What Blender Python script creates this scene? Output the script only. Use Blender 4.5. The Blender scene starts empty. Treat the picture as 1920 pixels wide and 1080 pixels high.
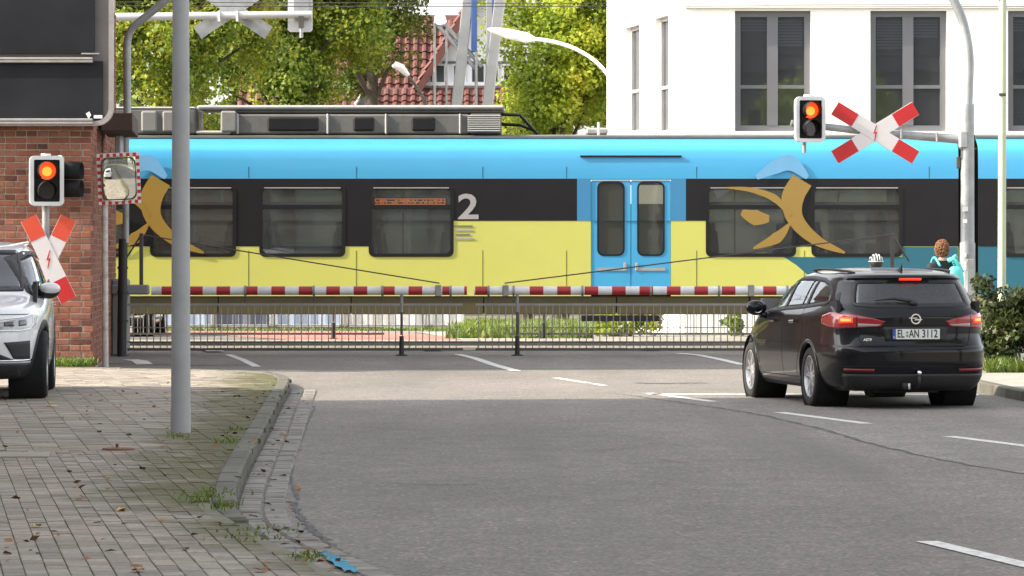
import bpy, bmesh, math, random
import numpy as np
from mathutils import Vector, Matrix, noise

random.seed(7); RNG = np.random.default_rng(7)
R = math.radians
scene = bpy.context.scene
COL = scene.collection

# ------------------------------------------------------------------ camera, sky, sun, exposure
F, YH, H = 7400.0, 480.0, 1.61          # focal length in photo pixels, horizon row, eye height
cam_d = bpy.data.cameras.new('camera'); cam = bpy.data.objects.new('camera', cam_d); COL.objects.link(cam)
cam.location = (0, 0, H); cam.rotation_euler = (R(90), 0, 0)
cam_d.sensor_width = 36; cam_d.lens = F/1920*36; cam_d.shift_y = -(540-YH)/1920
cam_d.clip_start = 0.5; cam_d.clip_end = 4000
scene.camera = cam

SUN_EL = 34.0
SUN_D = Vector((0.985, 0.165, 0)).normalized()          # horizontal direction the light travels
world = bpy.data.worlds.new('World'); scene.world = world; world.use_nodes = True
wn = world.node_tree; wn.nodes.clear()
sky = wn.nodes.new('ShaderNodeTexSky'); sky.sky_type = 'NISHITA'; sky.sun_disc = False
sky.sun_elevation = R(SUN_EL); sky.sun_rotation = math.atan2(-SUN_D.x, -SUN_D.y)
sky.air_density = 1.0; sky.dust_density = 2.5; sky.ozone_density = 1.0
bg = wn.nodes.new('ShaderNodeBackground'); bg.inputs[1].default_value = 0.15
wo = wn.nodes.new('ShaderNodeOutputWorld')
hs_w = wn.nodes.new('ShaderNodeHueSaturation'); hs_w.inputs['Saturation'].default_value = 0.22      # hazy, partly clouded sky
wn.links.new(sky.outputs[0], hs_w.inputs['Color']); wn.links.new(hs_w.outputs[0], bg.inputs[0]); wn.links.new(bg.outputs[0], wo.inputs[0])

sun_d = bpy.data.lights.new('sun', 'SUN'); sun_d.energy = 2.8; sun_d.angle = R(0.55); sun_d.color = (1.0, 0.90, 0.74)
sun = bpy.data.objects.new('sun', sun_d); COL.objects.link(sun)
sv = Vector((SUN_D.x*math.cos(R(SUN_EL)), SUN_D.y*math.cos(R(SUN_EL)), -math.sin(R(SUN_EL))))
sun.rotation_euler = sv.to_track_quat('-Z', 'Y').to_euler(); sun.location = (-40, 0, 40)

scene.view_settings.view_transform = 'Standard'; scene.view_settings.look = 'None'
scene.view_settings.exposure = 1.80; scene.view_settings.gamma = 1.0
scene.view_settings.use_curve_mapping = False
scene.cycles.max_bounces = 8; scene.cycles.transparent_max_bounces = 16
scene.cycles.use_denoising = True

# ------------------------------------------------------------------ placing
def P(px, py, D): return Vector(((px-960)/F*D, D, H-(py-YH)/F*D))
def PX(px, D): return (px-960)/F*D
def PZ(py, D): return H-(py-YH)/F*D
def G(px, py, z=0.0):
    D = F*(H-z)/(py-YH); return Vector(((px-960)/F*D, D, z))

# ------------------------------------------------------------------ materials
MATS = {}
def nodes_of(name):
    m = bpy.data.materials.new(name); m.use_nodes = True
    nt = m.node_tree; b = nt.nodes['Principled BSDF']
    return m, nt, b
def N(nt, t, **kw):
    n = nt.nodes.new(t)
    for k, v in kw.items():
        if k.startswith('i_'):
            n.inputs[int(k[2:])].default_value = v
        else: setattr(n, k, v)
    return n
def L(nt, a, b): nt.links.new(a, b)
def ramp(nt, fac, stops, interp='LINEAR'):
    r = nt.nodes.new('ShaderNodeValToRGB'); cr = r.color_ramp; cr.interpolation = interp
    while len(cr.elements) < len(stops): cr.elements.new(0.5)
    for e, (p, c) in zip(cr.elements, stops):
        e.position = p; e.color = (*c, 1) if len(c) == 3 else c
    if fac is not None: L(nt, fac, r.inputs[0])
    return r.outputs[0]
def coords(nt, kind):
    if kind == 'pos': return nt.nodes.new('ShaderNodeNewGeometry').outputs['Position']
    return nt.nodes.new('ShaderNodeTexCoord').outputs['Object']
def noise_n(nt, co, scale, detail=4, rough=0.6, stretch=None):
    if stretch:
        mp = nt.nodes.new('ShaderNodeMapping'); mp.inputs['Scale'].default_value = stretch; L(nt, co, mp.inputs[0]); co = mp.outputs[0]
    n = nt.nodes.new('ShaderNodeTexNoise'); n.inputs['Scale'].default_value = scale; n.inputs['Detail'].default_value = detail
    n.inputs['Roughness'].default_value = rough; L(nt, co, n.inputs['Vector']); return n.outputs[0]
def mixc(nt, fac, a, b, mode='MIX'):
    m = nt.nodes.new('ShaderNodeMix'); m.data_type = 'RGBA'; m.blend_type = mode
    for sock, v in ((m.inputs[0], fac), (m.inputs[6], a), (m.inputs[7], b)):
        if isinstance(v, bpy.types.NodeSocket): L(nt, v, sock)
        elif isinstance(v, (int, float)): sock.default_value = v
        else: sock.default_value = (*v, 1)
    return m.outputs[2]
def maprange(nt, v, a, b, c, d):
    m = nt.nodes.new('ShaderNodeMapRange'); m.inputs[1].default_value = a; m.inputs[2].default_value = b
    m.inputs[3].default_value = c; m.inputs[4].default_value = d; L(nt, v, m.inputs[0]); return m.outputs[0]
def scalec(nt, col, f):
    m = nt.nodes.new('ShaderNodeVectorMath'); m.operation = 'SCALE'
    if isinstance(col, bpy.types.NodeSocket): L(nt, col, m.inputs[0])
    else: m.inputs[0].default_value = col
    L(nt, f, m.inputs['Scale']); return m.outputs[0]
def bump(nt, b, h, strength, dist=0.01):
    n = nt.nodes.new('ShaderNodeBump'); n.inputs['Strength'].default_value = strength; n.inputs['Distance'].default_value = dist
    L(nt, h, n.inputs['Height']); L(nt, n.outputs[0], b.inputs['Normal'])
def M(name, col, rough=0.6, metal=0.0, var=0.15, scale=3.0, bmp=0.0, bscale=40.0, coat=0.0, spec=0.5, co='obj', rnd=0.0,
      dirt=None, dirt_amt=0.5, emit=None, estr=0.0, alpha=None):
    if name in MATS: return MATS[name]
    m, nt, b = nodes_of(name)
    c = coords(nt, co)
    n1 = noise_n(nt, c, scale, 5)
    col_s = scalec(nt, col, maprange(nt, n1, 0.25, 0.75, 1-var, 1+var))
    if rnd:
        oi = nt.nodes.new('ShaderNodeObjectInfo')
        col_s = scalec(nt, col_s, maprange(nt, oi.outputs['Random'], 0, 1, 1-rnd, 1+rnd))
    if dirt is not None:
        n2 = noise_n(nt, c, scale*0.7+0.3, 6, 0.7)
        col_s = mixc(nt, maprange(nt, n2, 0.48, 0.72, 0, dirt_amt), col_s, dirt)
    L(nt, col_s, b.inputs['Base Color'])
    b.inputs['Metallic'].default_value = metal; b.inputs['Specular IOR Level'].default_value = spec
    L(nt, maprange(nt, n1, 0.2, 0.8, max(0.02, rough*0.85), min(1, rough*1.15)), b.inputs['Roughness'])
    b.inputs['Coat Weight'].default_value = coat; b.inputs['Coat Roughness'].default_value = 0.04
    if bmp: bump(nt, b, noise_n(nt, c, bscale, 3), bmp)
    if emit: b.inputs['Emission Color'].default_value = (*emit, 1); b.inputs['Emission Strength'].default_value = estr
    MATS[name] = m; return m

def glass_mat(name, tint=(0.5, 0.55, 0.55), opac=0.25, body=(0.02, 0.022, 0.025), rough=0.02):
    m = bpy.data.materials.new(name); m.use_nodes = True; nt = m.node_tree; nt.nodes.clear()
    out = nt.nodes.new('ShaderNodeOutputMaterial')
    tr = nt.nodes.new('ShaderNodeBsdfTransparent'); tr.inputs[0].default_value = (*tint, 1)
    df = nt.nodes.new('ShaderNodeBsdfDiffuse'); df.inputs[0].default_value = (*body, 1)
    gl = nt.nodes.new('ShaderNodeBsdfGlossy'); gl.inputs[1].default_value = rough; gl.inputs[0].default_value = (0.95, 0.97, 1, 1)
    m1 = nt.nodes.new('ShaderNodeMixShader'); m1.inputs[0].default_value = opac
    m2 = nt.nodes.new('ShaderNodeMixShader')
    fr = nt.nodes.new('ShaderNodeFresnel'); fr.inputs[0].default_value = 1.75
    co = nt.nodes.new('ShaderNodeTexCoord'); nz = noise_n(nt, co.outputs['Object'], 1.3, 2)
    bp = nt.nodes.new('ShaderNodeBump'); bp.inputs['Strength'].default_value = 0.04; bp.inputs['Distance'].default_value = 0.02
    L(nt, nz, bp.inputs['Height']); L(nt, bp.outputs[0], gl.inputs['Normal'])
    L(nt, tr.outputs[0], m1.inputs[1]); L(nt, df.outputs[0], m1.inputs[2])
    L(nt, fr.outputs[0], m2.inputs[0]); L(nt, m1.outputs[0], m2.inputs[1]); L(nt, gl.outputs[0], m2.inputs[2])
    L(nt, m2.outputs[0], out.inputs[0]); MATS[name] = m; return m

def leaf_mat(name, stops, trans=0.35, nscale=0.9):
    m = bpy.data.materials.new(name); m.use_nodes = True; nt = m.node_tree; nt.nodes.clear()
    out = nt.nodes.new('ShaderNodeOutputMaterial')
    p = coords(nt, 'pos')
    n1 = noise_n(nt, p, nscale, 3, 0.55)
    wnz = nt.nodes.new('ShaderNodeTexWhiteNoise')
    sn = nt.nodes.new('ShaderNodeVectorMath'); sn.operation = 'SNAP'; sn.inputs[1].default_value = (0.16, 0.16, 0.16)
    L(nt, p, sn.inputs[0]); L(nt, sn.outputs[0], wnz.inputs[0])
    ad = nt.nodes.new('ShaderNodeMath'); ad.operation = 'MULTIPLY_ADD'; ad.inputs[1].default_value = 0.42
    L(nt, wnz.outputs[0], ad.inputs[0]); L(nt, maprange(nt, n1, 0.28, 0.72, -0.06, 0.64), ad.inputs[2])
    c = ramp(nt, ad.outputs[0], stops)
    b = nt.nodes.new('ShaderNodeBsdfPrincipled'); L(nt, c, b.inputs['Base Color']); b.inputs['Roughness'].default_value = 0.5
    b.inputs['Specular IOR Level'].default_value = 0.4
    t = nt.nodes.new('ShaderNodeBsdfTranslucent'); L(nt, c, t.inputs[0])
    mx = nt.nodes.new('ShaderNodeMixShader'); mx.inputs[0].default_value = trans
    L(nt, b.outputs[0], mx.inputs[1]); L(nt, t.outputs[0], mx.inputs[2]); L(nt, mx.outputs[0], out.inputs[0])
    MATS[name] = m; return m

# ------------------------------------------------------------------ objects
def tag(o, label=None, cat=None, group=None, kind=None):
    if label: o['label'] = label
    if cat: o['category'] = cat
    if group: o['group'] = group
    if kind: o['kind'] = kind
    return o
def thing(name, label, cat, loc=(0, 0, 0), rotz=0.0, group=None):
    o = bpy.data.objects.new(name, None); COL.objects.link(o)
    o.location = loc; o.rotation_euler = (0, 0, rotz); o.empty_display_size = 0.2
    return tag(o, label, cat, group)
def wm(o):
    m = Matrix.Identity(4)
    while o is not None:
        m = Matrix.LocRotScale(o.location, o.rotation_euler, o.scale) @ m; o = o.parent
    return m
def copy_tree(o, parent=None):
    c = o.copy(); COL.objects.link(c); c.parent = parent
    for ch in list(o.children): copy_tree(ch, c)
    return c
def link_mesh(name, me, mat, parent=None):
    o = bpy.data.objects.new(name, me); COL.objects.link(o)
    if mat is not None and len(me.materials) == 0: me.materials.append(mat)
    if parent is not None: o.parent = parent
    return o

class MB:
    def __init__(s): s.v = []; s.f = []
    def add(s, vs, fs):
        o = len(s.v); s.v.extend([tuple(v) for v in vs]); s.f.extend([tuple(i+o for i in f) for f in fs]); return s
    def box(s, c, size, rot=None, bev=0.0):
        c = Vector(c); sx, sy, sz = [q/2 for q in size]
        if bev:
            b = min(bev, sx*0.9, sy*0.9, sz*0.9); vs = []; idx = {}
            for ax in range(3):
                for i in (-1, 1):
                    for j in (-1, 1):
                        for k in (-1, 1):
                            e = [sx, sy, sz]; p = [i*(sx-b), j*(sy-b), k*(sz-b)]; sg = (i, j, k)
                            p[ax] = sg[ax]*e[ax]; idx[(ax, i, j, k)] = len(vs); vs.append(Vector(p))
            fs = []
            for ax in range(3):
                for sg in (-1, 1):
                    o1, o2 = [a for a in range(3) if a != ax]
                    q = []
                    for a, b2 in ((-1, -1), (1, -1), (1, 1), (-1, 1)):
                        t = [0, 0, 0]; t[ax] = sg; t[o1] = a; t[o2] = b2; q.append(idx[(ax, *t)])
                    flip = (sg < 0) != (ax == 1)
                    fs.append(tuple(reversed(q)) if flip else tuple(q))
            for ax in range(3):
                o1, o2 = [a for a in range(3) if a != ax]
                for a in (-1, 1):
                    for b2 in (-1, 1):
                        def I(axx, e):
                            t = [0, 0, 0]; t[ax] = e; t[o1] = a; t[o2] = b2; return idx[(axx, *t)]
                        fs.append((I(o1, -1), I(o1, 1), I(o2, 1), I(o2, -1)))
            for i in (-1, 1):
                for j in (-1, 1):
                    for k in (-1, 1):
                        fs.append((idx[(0, i, j, k)], idx[(1, i, j, k)], idx[(2, i, j, k)]))
        else:
            vs = [Vector((i*sx, j*sy, k*sz)) for i in (-1, 1) for j in (-1, 1) for k in (-1, 1)]
            fs = [(0, 1, 3, 2), (4, 6, 7, 5), (0, 4, 5, 1), (2, 3, 7, 6), (0, 2, 6, 4), (1, 5, 7, 3)]
        if rot is not None: vs = [rot @ v for v in vs]
        return s.add([v+c for v in vs], fs)
    def cyl(s, p0, p1, r0, r1=None, seg=12, caps=True):
        return s.tube([p0, p1], [r0, r0 if r1 is None else r1], seg, caps)
    def tube(s, pts, r, seg=10, caps=True):
        pts = [Vector(p) for p in pts]; n = len(pts)
        rs = r if isinstance(r, (list, tuple)) else [r]*n
        t0 = (pts[1]-pts[0]).normalized()
        u = t0.orthogonal().normalized(); vs = []; fs = []
        for i, p in enumerate(pts):
            t = (pts[min(i+1, n-1)]-pts[max(i-1, 0)]).normalized()
            u = (u - t*u.dot(t)).normalized(); w = t.cross(u)
            for k in range(seg):
                a = 2*math.pi*k/seg; vs.append(p+(u*math.cos(a)+w*math.sin(a))*rs[i])
        for i in range(n-1):
            for k in range(seg):
                a = i*seg+k; b = i*seg+(k+1) % seg; fs.append((a, b, b+seg, a+seg))
        if caps: fs.append(tuple(range(seg-1, -1, -1))); fs.append(tuple((n-1)*seg+k for k in range(seg)))
        return s.add(vs, fs)
    def prism(s, poly, fn, d0, d1):
        """poly: 2-D outline; fn(a, b, d) -> point; extruded from d0 to d1"""
        n = len(poly); vs = [fn(a, b, d0) for a, b in poly]+[fn(a, b, d1) for a, b in poly]
        fs = [tuple(range(n)), tuple(range(2*n-1, n-1, -1))]+[(i, i+n, (i+1) % n+n, (i+1) % n) for i in range(n)]
        return s.add(vs, fs)
    def ring(s, outer, inner, fn, d0, d1):
        n = len(outer); vs = [fn(a, b, d) for d in (d0, d1) for lp in (outer, inner) for a, b in lp]; fs = []
        for i in range(n):
            j = (i+1) % n
            fs += [(i, j, n+j, n+i), (2*n+i, 3*n+i, 3*n+j, 2*n+j), (i, 2*n+i, 2*n+j, j), (n+i, n+j, 3*n+j, 3*n+i)]
        return s.add(vs, fs)
    def lathe(s, prof, o, ax, seg=24):
        o = Vector(o); ax = Vector(ax).normalized(); u = ax.orthogonal().normalized(); w = ax.cross(u); vs = []; fs = []
        for r, h in prof:
            for k in range(seg):
                a = 2*math.pi*k/seg; vs.append(o+ax*h+(u*math.cos(a)+w*math.sin(a))*r)
        for i in range(len(prof)-1):
            for k in range(seg):
                a = i*seg+k; b = i*seg+(k+1) % seg; fs.append((a, b, b+seg, a+seg))
        return s.add(vs, fs)
    def grid(s, A):
        A = np.asarray(A); n, m, _ = A.shape
        return s.add(A.reshape(-1, 3), [(i*m+j, i*m+j+1, (i+1)*m+j+1, (i+1)*m+j) for i in range(n-1) for j in range(m-1)])
    def sphere(s, c, r, seg=14, rings=9):
        c = Vector(c); r = Vector(r) if not isinstance(r, (int, float)) else Vector((r, r, r)); vs = []; fs = []
        for i in range(rings+1):
            th = math.pi*i/rings
            for k in range(seg):
                a = 2*math.pi*k/seg; vs.append(c+Vector((r.x*math.sin(th)*math.cos(a), r.y*math.sin(th)*math.sin(a), r.z*math.cos(th))))
        for i in range(rings):
            for k in range(seg):
                a = i*seg+k; b = i*seg+(k+1) % seg; fs.append((a, a+seg, b+seg, b))
        return s.add(vs, fs)
    def mesh(s, name, mat, smooth=False, inv=None, fix=True):
        me = bpy.data.meshes.new(name)
        vs = s.v if inv is None else [inv @ Vector(v) for v in s.v]
        me.from_pydata([tuple(v) for v in vs], [], s.f)
        if fix:
            bm = bmesh.new(); bm.from_mesh(me); bmesh.ops.remove_doubles(bm, verts=bm.verts, dist=1e-5)
            bmesh.ops.recalc_face_normals(bm, faces=bm.faces); bm.to_mesh(me); bm.free()
        if mat is not None: me.materials.append(mat)
        if smooth:
            me.polygons.foreach_set('use_smooth', [True]*len(me.polygons))
            if smooth is not True: me.set_sharp_from_angle(angle=R(smooth))
        me.update(); return me
    def build(s, name, mat, parent=None, smooth=False, local=False, fix=True):
        inv = None if (parent is None or local) else wm(parent).inverted()
        return link_mesh(name, s.mesh(name, mat, smooth, inv, fix), mat, parent)

def one(name, mb, mat, label, cat, group=None, smooth=False, base=None):
    """a thing that is a single mesh; origin moved to its base"""
    v = np.array(mb.v); b = Vector(base) if base is not None else Vector((v[:, 0].mean(), v[:, 1].mean(), v[:, 2].min()))
    mb.v = [tuple(Vector(q)-b) for q in mb.v]
    o = mb.build(name, mat, None, smooth); o.location = b
    return tag(o, label, cat, group)
def rrect(w, h, r, n=6, cx=0, cy=0):
    pts = []
    for sx, sy, a0 in ((1, 1, 0), (-1, 1, 90), (-1, -1, 180), (1, -1, 270)):
        for k in range(n+1):
            a = R(a0+90*k/n); pts.append((cx+sx*(w/2-r)+r*math.cos(a), cy+sy*(h/2-r)+r*math.sin(a)))
    return pts
def fxz(y0=0.0, x0=0.0, z0=0.0): return lambda a, b, d: Vector((x0+a, y0+d, z0+b))
def bez(p0, p1, p2, p3, n=12):
    return [(Vector(p0)*(1-t)**3+Vector(p1)*3*t*(1-t)**2+Vector(p2)*3*t*t*(1-t)+Vector(p3)*t**3) for t in [i/n for i in range(n+1)]]
def in_poly(x, y, poly):
    x = np.asarray(x, float); y = np.asarray(y, float); c = np.zeros(x.shape, bool); n = len(poly)
    for i in range(n):
        x0, y0 = poly[i]; x1, y1 = poly[(i+1) % n]
        if y0 == y1: continue
        t = ((y0 > y) != (y1 > y)) & (x < (x1-x0)*(y-y0)/(y1-y0)+x0); c ^= t
    return c
def text_mesh(txt, size, mat, extrude=0.001, align='CENTER', sx=1.0, bold=0.0):
    cu = bpy.data.curves.new('lettering', 'FONT'); cu.body = txt; cu.size = size; cu.extrude = extrude
    cu.align_x = align; cu.align_y = 'CENTER'; cu.offset = bold; cu.resolution_u = 3
    ob = bpy.data.objects.new('lettering', cu); COL.objects.link(ob)
    dg = bpy.context.evaluated_depsgraph_get(); me = bpy.data.meshes.new_from_object(ob.evaluated_get(dg))
    bpy.data.objects.remove(ob); bpy.data.curves.remove(cu)
    me.transform(Matrix.Diagonal((sx, 1, 1, 1))); me.materials.clear(); me.materials.append(mat); me.name = 'lettering'
    return me

# ------------------------------------------------------------------ surface materials
def asphalt_mat(name, base, warm):
    m, nt, b = nodes_of(name); p = coords(nt, 'pos')
    big = noise_n(nt, p, 0.35, 4, 0.6, (1, 0.45, 1)); mid = noise_n(nt, p, 2.2, 5, 0.65); fine = noise_n(nt, p, 60, 3, 0.7)
    vor = nt.nodes.new('ShaderNodeTexVoronoi'); vor.inputs['Scale'].default_value = 45; L(nt, p, vor.inputs['Vector'])
    c = ramp(nt, vor.outputs['Color'], [(0.0, [q*0.62 for q in base]), (0.5, base), (0.86, [q*1.25 for q in warm]), (1.0, [q*2.0 for q in warm])])
    c = scalec(nt, c, maprange(nt, big, 0.3, 0.7, 0.84, 1.16))
    c = scalec(nt, c, maprange(nt, mid, 0.25, 0.75, 0.86, 1.14))
    c = scalec(nt, c, maprange(nt, fine, 0.25, 0.75, 0.75, 1.25))
    st_ = noise_n(nt, p, 1.3, 5, 0.7, (1, 0.35, 1)); c = mixc(nt, maprange(nt, st_, 0.60, 0.74, 0, 0.45), c, [q*0.55 for q in base])
    lane = noise_n(nt, p, 0.9, 3, 0.5, (1.0, 0.05, 1))
    c = mixc(nt, maprange(nt, lane, 0.5, 0.68, 0, 0.45), c, [q*0.7 for q in base])
    L(nt, c, b.inputs['Base Color']); b.inputs['Roughness'].default_value = 0.86; b.inputs['Specular IOR Level'].default_value = 0.25
    bump(nt, b, fine, 0.35, 0.006); MATS[name] = m; return m
ASPH = asphalt_mat('asphalt', (0.158, 0.145, 0.132), (0.181, 0.162, 0.139))
EARTH = M('earth', (0.12, 0.11, 0.07), 0.95, var=0.35, scale=0.5, co='pos', dirt=(0.06, 0.08, 0.03), dirt_amt=0.7)
PANEL = M('crossing_concrete', (0.24, 0.22, 0.19), 0.9, var=0.2, scale=2.5, co='pos', rnd=0.12, dirt=(0.12, 0.1, 0.085), dirt_amt=0.6)
PAINT = M('road_paint', (0.58, 0.57, 0.54), 0.7, var=0.18, scale=22, co='pos', dirt=(0.2, 0.19, 0.175), dirt_amt=1.0)
TAR = M('tar', (0.045, 0.042, 0.04), 0.75, var=0.3, co='pos')
def paving_mat():
    m, nt, b = nodes_of('paving_stone'); p = coords(nt, 'pos')
    oi = nt.nodes.new('ShaderNodeObjectInfo')
    at = nt.nodes.new('ShaderNodeAttribute'); at.attribute_name = 'tone'
    sp = nt.nodes.new('ShaderNodeSeparateXYZ'); L(nt, p, sp.inputs[0])
    n1 = noise_n(nt, p, 1.1, 5, 0.65); n2 = noise_n(nt, p, 26, 3, 0.7); n3 = noise_n(nt, p, 0.45, 3)
    c = ramp(nt, n1, [(0.25, (0.195, 0.178, 0.152)), (0.5, (0.255, 0.228, 0.192)), (0.75, (0.31, 0.262, 0.212))])
    c = mixc(nt, maprange(nt, n3, 0.45, 0.7, 0, 0.5), c, (0.275, 0.215, 0.17))
    c = scalec(nt, c, maprange(nt, at.outputs['Fac'], 0, 1, 0.80, 1.2))
    c = scalec(nt, c, maprange(nt, n2, 0.25, 0.75, 0.78, 1.22))
    # moss growing along the kerb: u = signed distance from the kerb line
    u = nt.nodes.new('ShaderNodeMath'); u.operation = 'MULTIPLY_ADD'; u.inputs[1].default_value = 0.041; L(nt, sp.outputs[1], u.inputs[0]); L(nt, sp.outputs[0], u.inputs[2])
    u2 = nt.nodes.new('ShaderNodeMath'); u2.operation = 'MULTIPLY_ADD'; u2.inputs[1].default_value = 1.0; u2.inputs[2].default_value = 0.716; L(nt, u.outputs[0], u2.inputs[0])
    mo = nt.nodes.new('ShaderNodeMath'); mo.operation = 'MULTIPLY_ADD'; mo.inputs[1].default_value = 2.1; L(nt, noise_n(nt, p, 1.7, 6, 0.7), mo.inputs[0]); L(nt, u2.outputs[0], mo.inputs[2])
    mo2 = nt.nodes.new('ShaderNodeMath'); mo2.operation = 'ADD'; L(nt, mo.outputs[0], mo2.inputs[0]); L(nt, maprange(nt, sp.outputs[1], 18.5, 24.5, -1.25, 0.0), mo2.inputs[1])
    c = mixc(nt, maprange(nt, mo2.outputs[0], -0.02, 0.62, 0, 0.9), c, (0.082, 0.080, 0.031))
    L(nt, c, b.inputs['Base Color']); b.inputs['Roughness'].default_value = 0.9; b.inputs['Specular IOR Level'].default_value = 0.25
    bump(nt, b, n2, 0.4, 0.006); MATS['paving_stone'] = m; return m
PAVE = paving_mat()
JOINT = M('joint_sand', (0.15, 0.135, 0.095), 0.95, var=0.35, scale=3, co='pos', dirt=(0.05, 0.075, 0.025), dirt_amt=0.8)
KERB = M('kerb_concrete', (0.098, 0.092, 0.072), 0.9, var=0.3, scale=3, co='pos', rnd=0.15, dirt=(0.052, 0.056, 0.024), dirt_amt=1.0, bmp=0.3)
SETT = M('gutter_stone', (0.185, 0.172, 0.15), 0.85, var=0.28, scale=5, co='pos', rnd=0.22, dirt=(0.06, 0.06, 0.04), dirt_amt=0.6, bmp=0.3, bscale=25)
FLAG = M('pavement_flag', (0.27, 0.25, 0.21), 0.9, var=0.15, scale=2, co='pos', dirt=(0.14, 0.13, 0.11))

def sheet(name, poly, z, mat, parent=None, kind='structure'):
    mb = MB(); mb.add([(x, y, z) for x, y in poly], [tuple(range(len(poly)))])
    o = mb.build(name, mat, parent)
    if o.data.polygons[0].normal.z < 0: o.data.flip_normals()
    if parent is None: o['kind'] = kind
    return o

# ------------------------------------------------------------------ ground and road
sheet('ground', [(-1500, -200), (1500, -200), (1500, 3000), (-1500, 3000)], -0.03, EARTH)
road = sheet('road', [(-70, -6), (70, -6), (70, 77), (-70, 77)], 0.0, ASPH)
xing = sheet('track_crossing', [(-70, 66.9), (70, 66.9), (70, 75.0), (-70, 75.0)], 0.004, PANEL)
pmesh = MB().box((0, 0, 0), (0.96, 0.0, 0.0)) if False else None
for r_, (d0, d1) in enumerate(((67.0, 68.6), (68.62, 70.35), (72.1, 73.6), (73.62, 74.9))):
    mb = MB().box((0, 0, 0), (1.19, d1-d0-0.02, 0.02), bev=0.004); me = mb.mesh('crossing_panel', PANEL)
    for k in range(-13, 14):
        o = link_mesh('crossing_panel', me, PANEL, xing); o.location = (k*1.2, (d0+d1)/2, 0.010)
RAILM = M('rail_steel', (0.30, 0.27, 0.24), 0.35, metal=0.9, var=0.2)
BALLAST = M('ballast', (0.11, 0.095, 0.08), 0.95, var=0.4, scale=14, co='pos')
for d in (70.45, 71.95):
    one('rail', MB().box((0, d, 0.03), (120, 0.07, 0.05)), RAILM, 'steel rail under the near side of the train' if d < 71 else 'steel rail under the far side of the train', 'rail', 'rails under the train')

def ribbon(pts, w, z, jitter=0.0):
    mb = MB(); L_ = []; R_ = []
    for i, p in enumerate(pts):
        p = Vector(p); a = Vector(pts[max(i-1, 0)]); b = Vector(pts[min(i+1, len(pts)-1)]); t = (b-a); t.z = 0; t.normalize(); n = Vector((-t.y, t.x, 0))
        ww = w*(1+random.uniform(-jitter, jitter)); j = n*random.uniform(-jitter, jitter)*w*0.8
        L_.append(p+n*ww/2+j); R_.append(p-n*ww/2+j)
    vs = [(q.x, q.y, z) for q in L_+R_]; n = len(pts)
    return mb.add(vs, [(i, n+i, n+i+1, i+1) for i in range(n-1)])
def mark(name, pix, w, z=0.005, sub=1, jitter=0.0, mat=None):
    pts = [G(*p) for p in pix]; out = []
    for a, b in zip(pts[:-1], pts[1:]): out += [a.lerp(b, i/sub) for i in range(sub)]
    out.append(pts[-1]); return ribbon(out, w, z, jitter).build(name, mat or PAINT, road)
ASPH2 = asphalt_mat('asphalt_patch', (0.176, 0.163, 0.149), (0.20, 0.182, 0.158))
sheet('asphalt_lane', [tuple(G(*q)[:2]) for q in ((1150, 737), (1222, 747), (1290, 757), (1370, 768), (1440, 781), (1530, 802), (1640, 834), (1760, 862), (1960, 896), (2700, 960))]+[(5.45, 38), (5.3, 46.5)], 0.002, ASPH2, road)
# lane dashes, stop line, guide lines through the crossing
mark('lane_dash', [(1216, 737.5), (1337, 753.5)], 0.13)
mark('lane_dash', [(1460, 773.5), (1626, 795)], 0.13)
mark('lane_dash', [(1778, 818.5), (2010, 848)], 0.13)
mark('lane_dash', [(2300, 888), (2800, 950)], 0.13)
mark('lane_dash', [(1737, 1016), (1950, 1067), (2060, 1092)], 0.13)
mark('lane_dash', [(1042, 709), (1104, 719)], 0.12); mark('lane_dash', [(1112, 720), (1133, 723.5)], 0.11)
mark('stop_line', [(1213, 739.5), (1560, 740), (1835, 741)], 0.30)
mark('guide_line', [(858, 664.5), (890, 672), (925, 684), (968, 696)], 0.15)
mark('guide_line', [(1270, 662.5), (1310, 666), (1350, 674), (1392, 684)], 0.15)
mark('guide_line', [(428, 665), (455, 675), (482, 688)], 0.13)
mark('guide_line', [(382, 655), (404, 661)], 0.3, z=0.024)
mark('guide_line', [(793, 656), (816, 659)], 0.3, z=0.024)
mark('guide_line', [(1186, 654.5), (1222, 658.5)], 0.3, z=0.024)
mark('guide_line', [(243, 674.5), (262, 677), (272, 684)], 0.25)
seam = [(1150, 737), (1222, 747), (1290, 757), (1370, 768), (1440, 781), (1530, 802), (1640, 834), (1760, 862), (1960, 896)]
mark('tar_seam', seam, 0.035, 0.003, 12, 0.9, TAR)
mark('tar_seam', [(560, 938), (545, 905), (548, 870), (575, 800), (590, 762)], 0.02, 0.003, 30, 0.6, TAR)
mark('tar_seam', [(545, 940), (575, 985), (640, 1035), (720, 1085)], 0.04, 0.003, 30, 0.6, TAR)
mark('tar_seam', [(1190, 718), (1250, 719.5), (1320, 718)], 0.18, 0.003, 12, 0.6, TAR)
for sm_ in ([(1040, 843), (1120, 845), (1180, 842)], [(700, 905), (840, 910), (960, 906)], [(1230, 862), (1300, 870)], [(760, 762), (930, 770)]): mark('tar_seam', sm_, 0.018, 0.003, 18, 0.9, TAR)
mark('tar_seam', [(560, 693), (700, 691), (900, 690), (1400, 691.5)], 0.10, 0.003, 12, 0.5, M('seam_grey', (0.2, 0.19, 0.17), 0.9, co='pos'))

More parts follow.
